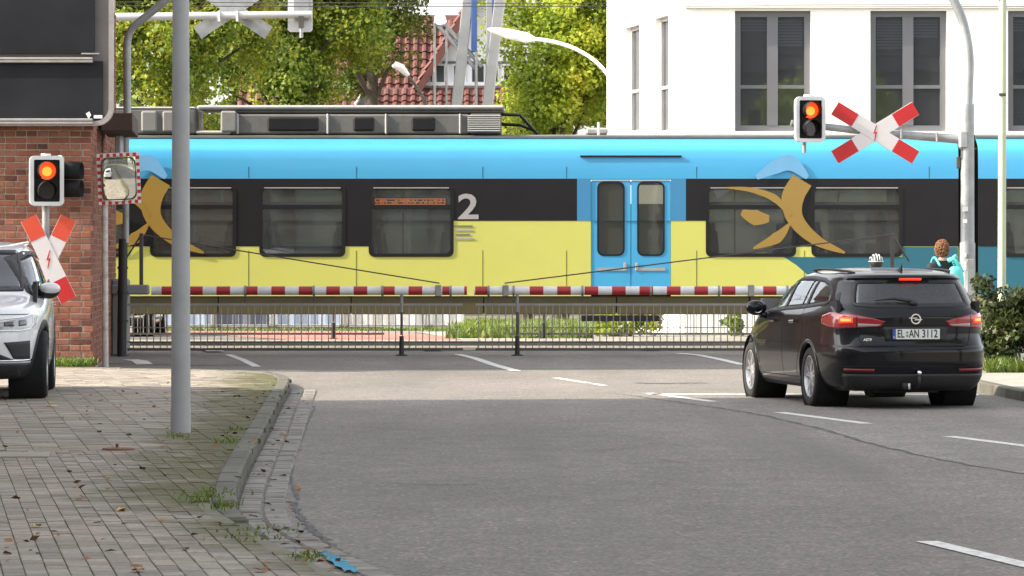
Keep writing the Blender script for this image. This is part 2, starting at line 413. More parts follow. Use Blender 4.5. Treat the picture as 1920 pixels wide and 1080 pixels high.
# ------------------------------------------------------------------ left pavement
def cat(pts, n):
    P_ = [pts[0]]+list(pts)+[pts[-1]]; out = []
    for i in range(1, len(P_)-2):
        p0, p1, p2, p3 = [Vector(q) for q in P_[i-1:i+3]]
        for k in range(n):
            t = k/n; out.append(0.5*((2*p1)+(-p0+p2)*t+(2*p0-5*p1+4*p2-p3)*t*t+(-p0+3*p1-3*p2+p3)*t**3))
    out.append(Vector(P_[-2])); return out
def even(pts, step):
    d = [0]; 
    for a, b in zip(pts[:-1], pts[1:]): d.append(d[-1]+(b-a).length)
    n = max(2, int(d[-1]/step)); arr = np.array([list(p) for p in pts])
    return [Vector([np.interp(t, d, arr[:, k]) for k in range(arr.shape[1])]) for t in np.linspace(0, d[-1], n+1)]
ZK = 0.12
kl = [(3.2, 8.5), (1.3, 12.5), (0.05, 16), (-0.62, 18.4), (-1.0, 20.2), (-1.42, 22.3), (-1.70, 24.3), (-1.92, 28.4), (-2.2, 35.6), (-2.42, 41), (-2.62, 46.4), (-2.76, 48.6), (-3.05, 50.3), (-3.6, 51.3), (-4.4, 51.9), (-5.4, 52.4), (-7, 53.0)]
KL = cat([Vector((a, b)) for a, b in kl], 8)
slab = [(p.x, p.y) for p in KL]+[(-14, 53.4), (-40, 53.4), (-40, 2), (3.2, 2)]
def inset_line(pts, off):
    out = []
    for i, p in enumerate(pts):
        t = (pts[min(i+1, len(pts)-1)]-pts[max(i-1, 0)]).normalized(); out.append(p+Vector((-t.y, t.x))*off)
    return out
KIN = inset_line(KL, 0.15)            # inner edge of the kerb (pavement side)
pav = MB(); pin = [(p.x, p.y) for p in KIN]+[(-14, 53.4), (-40, 53.4), (-40, 2), (3.0, 2)]
pav.prism(pin, lambda a, b, d: Vector((a, b, d)), 0.0, ZK-0.012)
pavement = pav.build('pavement', JOINT); pavement['kind'] = 'structure'
KE = even(KL, 1.0)
for a, b in zip(KE[:-1], KE[1:]):
    t = (b-a); ln = t.length; t.normalize(); nrm = Vector((-t.y, t.x)); c = (a+b)/2+nrm*0.075
    rot = Matrix.Rotation(math.atan2(t.y, t.x), 3, 'Z')
    drop = float(np.interp(c.y, [21.6, 24.2], [0.098, 0.0]))          # dropped kerb round the bend
    MB().box((c.x, c.y, 0.005-drop+random.uniform(-0.004, 0.004)), (ln-0.008, 0.148, 0.25), rot, 0.018).build('kerb_stone', KERB, pavement)
# gutter of two rows of small stones
for row, off in ((0, -0.085), (1, -0.245)):
    GE = [p for p in even(inset_line(KL, off), 0.235) if 17.5 < p.y < 47.5]
    gm = MB().box((0, 0, 0), (0.222, 0.148, 0.06), None, 0.012).mesh('gutter_stone', SETT)
    for a, b in zip(GE[:-1], GE[1:]):
        t = b-a; c = (a+b)/2; o = link_mesh('gutter_stone', gm, SETT, road)
        o.location = (c.x, c.y, -0.018+random.uniform(-0.005, 0.004)); o.rotation_euler = (random.uniform(-.02, .02), random.uniform(-.02, .02), math.atan2(t.y, t.x)+random.uniform(-.03, .03))
# paving stones: rows run along the kerb
def paving():
    ang = R(8.5); e1 = np.array([-math.sin(ang), math.cos(ang)]); e2 = np.array([math.cos(ang), math.sin(ang)])
    A = []
    for D0, D1, L1, W1 in ((17.5, 30.2, 0.205, 0.105), (30.2, 52.8, 0.205, 0.21)):
        I, J = np.meshgrid(np.arange(-70, 150), np.arange(-140, 60)); I = I.ravel(); J = J.ravel()
        c = np.array([-2.2, 24.0])[None]+((I+0.5*(J % 2))*L1)[:, None]*e1+(J*W1)[:, None]*e2
        ok = (c[:, 1] > D0) & (c[:, 1] <= D1) & (c[:, 0] > c[:, 1]*(-0.137)-0.2)
        c = c[ok]; A.append(np.c_[c, np.full(len(c), L1), np.full(len(c), W1)])
    A = np.concatenate(A)
    KA, KB2 = inset_line(KL, 0.09), inset_line(KL, 0.215)
    pin2 = [(a.x, a.y) if p.y > 24.6 else (b.x, b.y) for p, a, b in zip(KL, KA, KB2)]+[(-14, 53.3), (-40, 53.3), (-40, 2), (3.0, 2)]
    A = A[in_poly(A[:, 0], A[:, 1], pin2)]
    A = A[np.argsort(A[:, 1])]
    big = A[:300]; rest = A[300:]
    rot = Matrix.Rotation(math.atan2(e1[1], e1[0]), 3, 'Z')
    metas = []
    for t in range(4):
        me = MB().box((0, 0, 0), (0.2, 0.1005, 0.04), None, 0.003).mesh('paving_stone', PAVE)
        at = me.attributes.new('tone', 'FLOAT', 'FACE'); at.data.foreach_set('value', [0.1+0.27*t]*len(me.polygons)); metas.append(me)
    for x, y, l, w in big:
        o = link_mesh('paving_stone', random.choice(metas), PAVE, pavement); o.location = (x, y, ZK-0.02+random.uniform(-.003, .002))
        o.rotation_euler = (random.uniform(-.012, .012), random.uniform(-.008, .008), math.atan2(e1[1], e1[0])+random.uniform(-.012, .012))
    mb = MB(); tones = []
    for x, y, l, w in rest:
        n0 = len(mb.f); z = ZK-0.02+random.uniform(-.003, .002)
        mb.box((x, y, z), (l-0.0055, w-0.0055, 0.04), rot @ Matrix.Rotation(random.uniform(-.015, .015), 3, 'X'))
        tones += [random.random()]*(len(mb.f)-n0)
    o = mb.build('paving_field', PAVE, pavement, fix=False); o['kind'] = 'stuff'
    at = o.data.attributes.new('tone', 'FLOAT', 'FACE'); at.data.foreach_set('value', tones)
paving()
# flush light edging between pavement end and the crossing footway
edge = MB()
for a, b in (((205, 690), (390, 697)), ((390, 697), (545, 698.5)),):
    edge.add(*[(lambda p, q: ([(p.x, p.y, 0.127), (q.x, q.y, 0.127), (q.x, q.y+0.16, 0.127), (p.x, p.y+0.16, 0.127)], [(0, 1, 2, 3)]))(G(*a, 0.12), G(*b, 0.12))][0])
mark('edge_strip', [(205, 682), (380, 685.5), (470, 686)], 0.14, mat=KERB)

# concrete cover and valve cap in the pavement
p0 = G(-20, 857, ZK)
mb = MB().box((p0.x+0.14, p0.y+0.18, ZK+0.004), (0.56, 0.62, 0.02), Matrix.Rotation(R(6), 3, 'Z'), 0.004)
cv = one('cover_slab', mb, FLAG, 'pale concrete cover slab set in the paving at the left edge', 'cover slab')
p0 = G(222, 843, ZK); vc = thing('valve_cover', 'small rusty brown valve cap in the paving left of the lamp post', 'valve cover', (p0.x, p0.y, ZK))
RUST = M('rust', (0.13, 0.06, 0.035), 0.9, var=0.35, scale=12)
MB().lathe([(0.0, 0.012), (0.12, 0.012), (0.13, 0.0)], (p0.x, p0.y, ZK), (0, 0, 1), 20).build('cover_plate', RUST, vc)
MB().cyl((p0.x-0.02, p0.y+0.1, ZK), (p0.x-0.02, p0.y+0.1, ZK+0.04), 0.012).build('spindle', RUST, vc)

# right pavement
kr = [(12.5, 8), (8.2, 26), (6.4, 36), (5.72, 43.0), (5.56, 46.2), (5.5, 50), (5.35, 56), (5.5, 64)]
KR = cat([Vector(q) for q in kr], 6)
KRI = inset_line(KR, -0.14)
mb = MB(); mb.prism([(p.x, p.y) for p in KRI]+[(60, 64), (60, 8)], lambda a, b, d: Vector((a, b, d)), 0.0, 0.11)
pr = mb.build('pavement', FLAG); pr['kind'] = 'structure'
KRE = even(KR, 1.0)
for a, b in zip(KRE[:-1], KRE[1:]):
    t = (b-a); ln = t.length; t.normalize(); c = (a+b)/2+Vector((t.y, -t.x))*0.07
    MB().box((c.x, c.y, 0.0), (ln-0.008, 0.138, 0.24), Matrix.Rotation(math.atan2(t.y, t.x), 3, 'Z'), 0.015).build('kerb_stone', KERB, pr)

# far side: road surface, red cycle path, verge
REDP = M('red_paving', (0.34, 0.12, 0.09), 0.85, var=0.2, scale=2, co='pos', dirt=(0.25, 0.14, 0.11))
sheet('far_road', [(-70, 77.0), (2.5, 77.0), (-6, 100), (-20, 160), (-70, 160)], 0.001, ASPH)
sheet('cycle_path', [(-4.2, 75.3), (-1.0, 75.3), (-1.5, 80), (-3.5, 84), (-9.5, 84.5), (-6, 80)], 0.008, REDP)
sheet('far_pavement', [(-0.95, 75.3), (24, 75.3), (24, 81), (-2, 83)], 0.012, FLAG)

# ------------------------------------------------------------------ brick building on the left
def brick_mat(name):
    m, nt, b = nodes_of(name); p = coords(nt, 'pos')
    oi = nt.nodes.new('ShaderNodeObjectInfo'); at = nt.nodes.new('ShaderNodeAttribute'); at.attribute_name = 'tone'
    ad = nt.nodes.new('ShaderNodeMath'); ad.operation = 'ADD'; L(nt, oi.outputs['Random'], ad.inputs[0]); L(nt, at.outputs['Fac'], ad.inputs[1])
    fr = nt.nodes.new('ShaderNodeMath'); fr.operation = 'FRACT'; L(nt, ad.outputs[0], fr.inputs[0])
    c = ramp(nt, fr.outputs[0], [(0.0, (0.085, 0.04, 0.035)), (0.2, (0.205, 0.078, 0.05)), (0.5, (0.28, 0.11, 0.07)), (0.8, (0.25, 0.118, 0.084)), (1.0, (0.19, 0.085, 0.065))])
    n = noise_n(nt, p, 18, 5, 0.7); n2 = noise_n(nt, p, 1.6, 5, 0.7)
    c = scalec(nt, c, maprange(nt, n, 0.25, 0.75, 0.75, 1.25))
    c = mixc(nt, maprange(nt, n2, 0.56, 0.72, 0, 0.75), c, (0.34, 0.155, 0.09))
    n3 = noise_n(nt, p, 2.3, 5, 0.7)
    c = mixc(nt, maprange(nt, n3, 0.58, 0.78, 0, 0.7), c, (0.17, 0.14, 0.11))
    L(nt, c, b.inputs['Base Color']); b.inputs['Roughness'].default_value = 0.9; b.inputs['Specular IOR Level'].default_value = 0.2
    bump(nt, b, n, 0.5, 0.01); MATS[name] = m; return m
BRICK = brick_mat('brick')
MORTAR = M('mortar', (0.35, 0.295, 0.235), 0.95, var=0.35, scale=7, co='pos', dirt=(0.2, 0.16, 0.12), dirt_amt=0.7)
def brick_tex():
    m, nt, b = nodes_of('brick_facing'); p = coords(nt, 'pos')
    mp = nt.nodes.new('ShaderNodeMapping'); mp.inputs['Rotation'].default_value = (R(90), 0, 0); L(nt, p, mp.inputs[0])
    br = nt.nodes.new('ShaderNodeTexBrick'); L(nt, mp.outputs[0], br.inputs[0])
    br.inputs['Color1'].default_value = (0.30, 0.1, 0.06, 1); br.inputs['Color2'].default_value = (0.2, 0.075, 0.05, 1); br.inputs['Mortar'].default_value = (0.4, 0.34, 0.27, 1)
    br.inputs['Scale'].default_value = 1; br.inputs['Brick Width'].default_value = 0.30; br.inputs['Row Height'].default_value = 0.0877; br.inputs['Mortar Size'].default_value = 0.007
    L(nt, br.outputs[0], b.inputs['Base Color']); b.inputs['Roughness'].default_value = 0.9; MATS['brick_facing'] = m; return m
BF = brick_tex()
SLATE = M('roof_slate', (0.05, 0.05, 0.055), 0.8, var=0.25)
BC, BW, BD = (-5.86, 55.0), (-6.62, 66.0), 9.0
bb = thing('brick_building', 'old red brick building with dark billboard on its gable wall at left', 'building', (BC[0], BC[1], 0))
MB().prism([(BC[0]-0.012, BC[1]-0.012), (BW[0]-0.012, BW[1]), (-24, BW[1]), (-24, BC[1]-0.012)], lambda a, b, d: Vector((a, b, d)), -0.05, BD).build('wall', MORTAR, bb)
MB().box(((-24-7.32)/2, BC[1]-0.006, BD/2), (24-7.32, 0.03, BD)).build('facing', BF, bb)
MB().box(((-7.32+BC[0])/2-0.02, BC[1]-0.006, (3.62+BD)/2), (7.32+BC[0]-0.04, 0.03, BD-3.62)).build('facing', BF, bb)
mb = MB(); zc, ov = BD, 0.3
mb.prism([(BC[1]-ov, zc), (BW[1]+ov, zc), (BW[1]+ov, zc+0.12), ((BC[1]+BW[1])/2, zc+2.2), (BC[1]-ov, zc+0.12)], lambda a, b, d: Vector((d, a, b)), -24.3, BC[0]-0.05)
mb.build('roof', SLATE, bb)
CH = 0.0877; zb = 0.02; row = 0
meS = [MB().box((0, 0, 0), (0.285, 0.05, 0.073), None, 0.005).mesh('brick', BRICK) for _ in range(2)]
meH = MB().box((0, 0, 0), (0.136, 0.05, 0.073), None, 0.005).mesh('brick', BRICK)
nb = 0
while zb+CH < 3.62:
    z = zb+CH/2
    if row % 2 == 0: x, st, me = BC[0], 0.30, None
    else: x, st, me = BC[0], 0.151, meH
    x -= (0.0 if row % 4 != 2 else 0.075) if row % 2 == 0 else 0.0
    if row % 4 == 2:
        o = link_mesh('brick', meH, BRICK, bb); o.location = (-0.07+0.03, 0.004, z); x = BC[0]-0.13
    while x > -7.30:
        o = link_mesh('brick', me or random.choice(meS), BRICK, bb)
        o.location = (x-st/2-BC[0], 0.002+random.uniform(-.004, .004), z+random.uniform(-.002, .002))
        o.rotation_euler = (random.uniform(-.02, .02), random.uniform(-.008, .008), random.uniform(-.012, .012))
        x -= st; nb += 1
    zb += CH; row += 1
mb = MB(); tones = []
d = Vector((BW[0]-BC[0], BW[1]-BC[1], 0)); ln = d.length; d.normalize(); rotS = Matrix.Rotation(math.atan2(d.y, d.x), 3, 'Z')
z = 0.02; row = 0
while z < 5.6:
    st = 0.30 if row % 2 == 0 else 0.151; u = st/2+(0.075 if row % 4 == 2 else 0)
    while u < ln:
        c = Vector((BC[0]-0.028, BC[1], 0))+d*u; n0 = len(mb.f)
        mb.box((c.x+random.uniform(-.003, .003), c.y, z+CH/2), (st-0.012, 0.05, 0.075), rotS); tones += [random.random()]*(len(mb.f)-n0); u += st
    z += CH; row += 1
o = mb.build('side_bricks', BRICK, bb, fix=False); o['kind'] = 'stuff'
at = o.data.attributes.new('tone', 'FLOAT', 'FACE'); at.data.foreach_set('value', tones)
WOODD = M('dark_wood', (0.06, 0.036, 0.028), 0.8, var=0.3, scale=6)
MB().box((-5.86, 59.0, 3.56), (0.46, 3.2, 0.26), rotS @ Matrix.Rotation(R(-90), 3, 'Z'), 0.01).build('eaves_board', WOODD, bb)
MB().box((-5.92, 59.5, 3.05), (0.08, 0.5, 0.75), None, 0.01).build('wall_box', M('zinc', (0.3, 0.29, 0.28), 0.6, var=0.25), bb)

# billboard
BBD = M('billboard_black', (0.016, 0.0165, 0.020), 0.75, spec=0.15, var=0.3, scale=1.5, dirt=(0.026, 0.026, 0.03), dirt_amt=0.5)
ALU = M('aluminium', (0.30, 0.28, 0.27), 0.5, metal=0.3, var=0.15, scale=8)
yb = 54.72; xr_, z0_, z1_ = PX(213, yb), PZ(236, yb), 6.6; xl_ = -10.2
bill = thing('billboard', 'blank black billboard with grey rounded frame on the brick wall', 'billboard', ((xl_+xr_)/2, yb, z0_))
W_, H_ = xr_-xl_, z1_-z0_; cx_, cz_ = (xl_+xr_)/2, (z0_+z1_)/2
MB().prism(rrect(W_-0.04, H_-0.04, 0.2), fxz(0, cx_, cz_), yb+0.03, yb+0.22).build('case', M('case_grey', (0.12, 0.11, 0.105), 0.6), bill)
MB().ring(rrect(W_, H_, 0.24, 8), rrect(W_-0.13, H_-0.13, 0.19, 8), fxz(0, cx_, cz_), yb-0.04, yb+0.06).build('frame', ALU, bill, smooth=40)
zs = PZ(107, yb)
MB().box((cx_-0.1, yb, (zs+z1_)/2), (W_-0.33, 0.05, z1_-zs-0.1)).build('upper_panel', BBD, bill)
MB().box((cx_-0.05, yb+0.02, (zs+z0_)/2), (W_-0.2, 0.05, zs-z0_-0.11)).build('lower_panel', BBD, bill)
for yy, h in ((113, 0.075), (228, 0.085)):
    for k in (-1, 1): MB().box((PX(175, yb)-2.2, yb-0.035, PZ(yy, yb)+k*h*0.26), (4.4, 0.05, h*0.48), None, 0.012).build('rail', ALU, bill)
WHT = M('white_sticker', (0.7, 0.7, 0.68), 0.5, var=0.1)
MB().box((PX(184, yb), yb-0.012, PZ(219, yb)), (0.12, 0.006, 0.045)).build('sticker', WHT, bill)
MB().prism([(0, 0), (0.05, 0.03), (0.075, -0.02), (0.04, -0.075)], fxz(0, PX(161, yb), PZ(213, yb)), yb-0.012, yb-0.007).build('sticker', WHT, bill)
MB().box((PX(170, yb), yb-0.03, PZ(101, yb)), (0.25, 0.03, 0.02), None, 0.004).build('bracket', ALU, bill)

# downpipe at the building's corner
GALV = M('galvanised', (0.30, 0.31, 0.32), 0.5, metal=0.35, var=0.22, scale=5, dirt=(0.17, 0.16, 0.15), dirt_amt=0.5)
BLK = M('black_iron', (0.016, 0.016, 0.017), 0.55, var=0.3)
dp = 63.2
pipe = thing('downpipe', 'grey downpipe with bent top and black lower half beside brick building', 'pipe', (PX(231, dp), dp, 0))
pts = [P(330, -20, dp), P(300, 10, dp), P(262, 40, dp)]+bez(P(262, 40, dp), P(246, 52, dp), P(238, 62, dp), P(238, 90, dp), 6)[1:]+[P(239, 250, dp)]
MB().tube(pts, 0.062, 12).build('upper_pipe', GALV, pipe, smooth=40)
MB().tube([P(241, 225, dp), P(243, 252, dp), P(236, 262, dp), P(236, 455, dp)], 0.052, 12).build('middle_pipe', GALV, pipe, smooth=40)
MB().tube([P(231, 448, dp), Vector((PX(228, dp), dp, 0.0))], 0.075, 14).build('lower_pipe', BLK, pipe, smooth=40)
for yy in (500, 545, 600): MB().cyl(P(230, yy, dp), P(230, yy+4, dp), 0.09, seg=14).build('clamp', BLK, pipe)

# neighbouring house outside the frame whose shadow lies over the foreground
nbm = M('render_grey', (0.38, 0.36, 0.33), 0.9, var=0.1, scale=0.6, co='pos')
hs = thing('corner_house', 'rendered corner house left of the street shading the foreground', 'building', (-15, 20, 0))
SHD = 42.8
foot = [(-9.2, SHD), (-9.2, -12), (-24, -12), (-24, SHD-3)]
MB().prism(foot, lambda a, b, d: Vector((a, b, d)), -0.05, 12.6).build('wall', nbm, hs)
MB().prism([(-9.15, SHD-0.05), (-9.15, -12.1), (-24.1, -12.1), (-24.1, SHD-3.05)], lambda a, b, d: Vector((a, b, d)), 12.58, 12.9).build('roof', SLATE, hs)
for k in range(8):
    for zz in (1.2, 4.4, 7.6, 10.0):
        MB().box((-9.19, -9+k*6.2, zz+0.8), (0.05, 1.3, 1.6), None, 0.01).build('window', M('window_dark', (0.03, 0.035, 0.04), 0.1), hs)

# unseen street houses, added behind the viewpoint to darken reflections
for i_, (xa, xb, hh_, lab_) in enumerate(((-34, -12, 9.5, 'unseen grey terrace house behind the viewpoint on the left'), (-11.5, 6, 8.0, 'unseen grey terrace house straight behind the viewpoint'), (6.5, 30, 10.5, 'unseen grey terrace house behind the viewpoint on the right'))):
    th_ = thing('terrace_house', lab_, 'house', ((xa+xb)/2, -30, 0), group='unseen terrace houses behind the viewpoint')
    MB().box(((xa+xb)/2, -34, hh_/2), (xb-xa, 8, hh_)).build('wall', M('render_dark', (0.2, 0.195, 0.19), 0.9, var=0.15, scale=0.5, co='pos'), th_)
    MB().prism([(-29.6, hh_), (-38.4, hh_), (-34, hh_+3.4)], lambda a, b, d: Vector((d, a, b)), xa-0.2, xb+0.2).build('roof', SLATE, th_)
    for k_ in range(int((xb-xa)/3)):
        for zz in (1.2, 4.2): MB().box((xa+1.6+k_*3, -29.99, zz+0.8), (1.2, 0.06, 1.5), None, 0.01).build('window', MATS['window_dark'], th_)

# ------------------------------------------------------------------ white building
WR = M('white_render', (0.84, 0.83, 0.80), 0.85, var=0.03, scale=0.8, co='pos')
WFR = M('grey_frame', (0.135, 0.135, 0.145), 0.5, var=0.08); WFW = M('white_frame', (0.62, 0.61, 0.59), 0.5, var=0.06)
PANE = glass_mat('window_glass', (0.8, 0.83, 0.85), 0.38, (0.085, 0.088, 0.094))  # pale body colour paints reflections into the panes
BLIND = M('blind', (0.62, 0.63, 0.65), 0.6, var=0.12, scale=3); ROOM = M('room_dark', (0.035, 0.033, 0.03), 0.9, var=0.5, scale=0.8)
WB = [(2.12, 88.2), (3.51, 80.0), (27, 80.0)]
wb = thing('white_building', 'white rendered building with tall grey windows behind the train', 'building', (3.51, 80, 0))
def wall(p0, p1, z0, z1, holes, depth, name, mat, parent):
    p0 = Vector((*p0, 0)); p1 = Vector((*p1, 0)); ln = (p1-p0).length; t = (p1-p0).normalized(); n = Vector((t.y, -t.x, 0))
    us = sorted({0, ln, *[q for h in holes for q in h[:2]]}); zs = sorted({z0, z1, *[q for h in holes for q in h[2:4]]})
    mb = MB(); pt = lambda u, z, d=0: p0+t*u-n*d+Vector((0, 0, z))
    for a, b in zip(us[:-1], us[1:]):
        for c, e in zip(zs[:-1], zs[1:]):
            if any(h[0] <= (a+b)/2 <= h[1] and h[2] <= (c+e)/2 <= h[3] for h in holes): continue
            mb.add([pt(a, c), pt(b, c), pt(b, e), pt(a, e)], [(0, 1, 2, 3)])
    for a, b, c, e in [h[:4] for h in holes]:
        for q in (((a, c), (b, c)), ((b, c), (b, e)), ((b, e), (a, e)), ((a, e), (a, c))):
            (u0, w0), (u1, w1) = q; mb.add([pt(u0, w0), pt(u1, w1), pt(u1, w1, depth), pt(u0, w0, depth)], [(0, 1, 2, 3)])
    return mb.build(name, mat, parent), pt
def window(pt, u0, u1, z0, z1, depth, fm, parent, cols=2, transom=0.62, blinds=(0.25, 0.3), fw=0.12):
    fn = lambda a, b, d: pt(a, b, depth-d)
    cu, cz = (u0+u1)/2, (z0+z1)/2; w, h = u1-u0, z1-z0
    f = MB(); f.ring([(u0, z0), (u1, z0), (u1, z1), (u0, z1)], [(u0+fw, z0+fw), (u1-fw, z0+fw), (u1-fw, z1-fw), (u0+fw, z1-fw)], fn, 0.0, 0.08)
    win = f.build('window', fm, parent)
    xs = np.linspace(u0+fw, u1-fw, cols+1)
    for x in xs[1:-1]: MB().prism([(x-0.11, z0+fw), (x+0.11, z0+fw), (x+0.11, z1-fw), (x-0.11, z1-fw)], fn, -0.01, 0.09).build('mullion', fm, win)
    for i, (a, b) in enumerate(zip(xs[:-1], xs[1:])):
        zt = z0+h*(1-transom)
        MB().prism([(a, zt-0.035), (b, zt-0.035), (b, zt+0.035), (a, zt+0.035)], fn, 0.0, 0.075).build('transom', fm, win)
        MB().prism([(a, z0+fw), (b, z0+fw), (b, z1-fw), (a, z1-fw)], fn, 0.02, 0.03).build('pane', PANE, win)
        hb = h*blinds[i % len(blinds)]; mb = MB(); zz = z1-fw-0.06
        while zz > z1-fw-hb:
            mb.prism([(a+0.03, zz-0.045), (b-0.03, zz-0.045), (b-0.03, zz), (a+0.03, zz)], fn, -0.09, -0.07); zz -= 0.06
        if hb > 0.1: mb.build('blind', BLIND, win)
    MB().prism([(u0-0.3, z0-0.3), (u1+0.3, z0-0.3), (u1+0.3, z1+0.3), (u0-0.3, z1+0.3)], fn, -0.95, -0.90).build('room_backing', ROOM, parent)  # dark sheet standing in for the unlit room behind
    return win
D8 = 80.0; x0w = WB[1][0]
hf = [(PX(a, D8)-x0w, PX(b, D8)-x0w, PZ(246, D8), PZ(20, D8)) for a, b in ((1378, 1520), (1632, 1775), (1890, 2032), (2150, 2290))]
hlow = [(2.9, 4.2, 0.25, 2.6), (7.2, 8.9, 1.0, 2.7)]
hup = [(a, b, 8.2, 10.3) for a, b, _, _ in hf]
w1, pt1 = wall(WB[1], WB[2], -0.05, 12.5, hf+hlow+hup, 0.2, 'wall', WR, wb)
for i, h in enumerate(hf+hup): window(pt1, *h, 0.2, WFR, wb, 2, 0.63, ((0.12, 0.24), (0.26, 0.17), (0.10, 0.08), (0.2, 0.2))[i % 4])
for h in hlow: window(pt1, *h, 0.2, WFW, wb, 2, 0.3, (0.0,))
ln2 = math.dist(WB[0], WB[1])
def uat(px):      # distance along the oblique wall that projects to a photo column
    for u in np.linspace(0, ln2, 800):
        q = Vector((*WB[0], 0)).lerp(Vector((*WB[1], 0)), u/ln2)
        if 960+q.x/q.y*F >= px: return u
h2 = [(uat(1173), uat(1199), PZ(250, 85.2), 6.58), (uat(1228), uat(1254), PZ(252, 82.7), 6.60)]
w2, pt2 = wall(WB[0], WB[1], -0.05, 12.5, h2, 0.2, 'wall', WR, wb)
for h in h2: window(pt2, *h, 0.2, M('shaded_frame', (0.33, 0.32, 0.31), 0.5), wb, 1, 0.6, (0.15,), 0.08)  # white frames coloured grey to carry the shade of the reveals
MB().prism([(2.13, 88.2), (2.6, 96), (27, 96), (27, 80.05), (26.9, 80.06), (26.9, 95.9), (2.7, 95.9), (2.25, 88.25)], lambda a, b, d: Vector((a, b, d)), -0.05, 12.5).build('rear_wall', WR, wb)
MB().prism([(2.0, 88.2), (3.4, 79.85), (27.2, 79.85), (27.2, 96.1), (2.0, 96.1)], lambda a, b, d: Vector((a, b, d)), 12.5, 12.8).build('roof', SLATE, wb)
MB().box(((3.51+27)/2, 79.96, PZ(12, D8)), (27-3.51+0.04, 0.08, 0.07), None, 0.01).build('string_course', WR, wb)
MB().box(((3.51+27)/2, 79.94, PZ(250, D8)-0.04), (27-3.51+0.04, 0.12, 0.10), None, 0.01).build('ledge', WFW, wb)

# ------------------------------------------------------------------ red roofed house
TILE = M('roof_tile', (0.105, 0.033, 0.026), 0.75, var=0.35, scale=3.5, co='pos', dirt=(0.09, 0.045, 0.04), dirt_amt=0.8)
HW = M('house_white', (0.72, 0.72, 0.74), 0.8, var=0.04)
DH = 112.0
rh = thing('tiled_house', 'white gabled house with red tiled roof behind the trees', 'house', (PX(900, DH), DH, 0))
def tiles(o, ux, uy, nrm, w, l, tw=0.25, tl=0.31):
    """overlapping pantiles over a plane: origin o (eaves corner), ux across, uy up the slope"""
    A = []; Fq = []; base = 0; nx, ny = int(w/tw), int(l/tl); prof = [(0, 0.0), (0.22, 0.055), (0.5, 0.06), (0.72, 0.02), (1.0, 0.0)]
    for j in range(ny):
        for i in range(nx):
            sk = random.uniform(-.008, .008)
            for a, h in prof:
                p = o+ux*((i+a)*tw)+uy*(j*tl); A.append(p+nrm*(h+0.05+sk)); A.append(p+uy*(tl*1.08)+nrm*(h+sk)); 
            for k in range(4): Fq.append((base+2*k, base+2*k+2, base+2*k+3, base+2*k+1))
            # butt end of the tile
            for a, h in prof: A.append(o+ux*((i+a)*tw)+uy*(j*tl))
            for k in range(4): Fq.append((base+10+k, base+11+k, base+2*k+2, base+2*k))
            base += 15
    mb = MB(); mb.add(A, Fq); return mb
def roof_part(name, o, ux, uy, w, l):
    nrm = ux.cross(uy).normalized()
    if nrm.z < 0: nrm = -nrm
    r = tiles(o, ux, uy, nrm, w, l).build(name, TILE, rh, fix=False); r['kind'] = 'stuff'
    mb = MB(); e = -nrm*0.12
    vs = [o+e, o+ux*w+e, o+ux*w+uy*l+e, o+uy*l+e]; mb.add(vs+[v+nrm*0.1 for v in vs], [(3, 2, 1, 0), (4, 5, 6, 7), (0, 1, 5, 4), (1, 2, 6, 5), (2, 3, 7, 6), (3, 0, 4, 7)])
    mb.build('roof_deck', TILE, rh)
ze, zr = 4.6, PZ(14, DH); run = 3.3; sl = math.hypot(run, zr-ze); uy = Vector((0, run, zr-ze)).normalized(); ux = Vector((1, 0, 0))
roof_part('roof_tiles', Vector((PX(440, DH), DH, ze)), ux, uy, PX(1010, DH)-PX(440, DH), sl)
# front pent roof and gable
zg = PZ(158, DH-1.5); yg = DH-1.2
xl, xr2, xp, zp = PX(786, yg), PX(1074, yg), PX(930, yg), PZ(-72, yg)
mb = MB(); mb.prism([(xl, zg-1.6), (xr2, zg-1.6), (xr2, zg), (xp, zp), (xl, zg)], fxz(), yg, yg+6); mb.build('gable_wall', HW, rh)
for s, xe in ((-1, xl), (1, xr2)):
    e = Vector((xe+s*0.12, yg-0.35, zg-0.15)); top = Vector((xp, yg-0.35, zp+0.06)); d_ = (top-e); l_ = d_.length; d_.normalize()
    if s < 0: roof_part('roof_tiles', e+Vector((0, 6, 0)), Vector((0, -1, 0)), d_, 6.0, l_)
    else: roof_part('roof_tiles', e, Vector((0, 1, 0)), d_, 6.0, l_)
    nn = Vector((d_.z, 0, -d_.x)); mb = MB(); w_ = 0.30
    vs = [e, top, top-Vector((0, 0, 0.34)), e+Vector((-s*0.2, 0, -0.05))]
    mb.add([v+Vector((0, q, 0)) for q in (-0.05, 0.04) for v in vs], [(0, 1, 2, 3), (7, 6, 5, 4), (0, 4, 5, 1), (1, 5, 6, 2), (2, 6, 7, 3), (3, 7, 4, 0)]); mb.build('verge', TILE, rh)
up2 = Vector((0, 1.4, 1.05)).normalized()
roof_part('roof_tiles', Vector((PX(700, yg-1.4), yg-1.45, zg-1.1)), ux, up2, PX(1140, yg)-PX(700, yg), 1.72)
BEAM = M('beam_grey', (0.10, 0.11, 0.12), 0.7)
MB().box(((xl+xr2)/2, yg-0.03, PZ(117, yg)), ((xr2-xl)*0.7, 0.06, 0.06)).build('beam', BEAM, rh)
MB().box(((xl+xr2)/2, yg-0.05, zg+0.02), (xr2-xl+0.1, 0.14, 0.10)).build('sill', HW, rh)
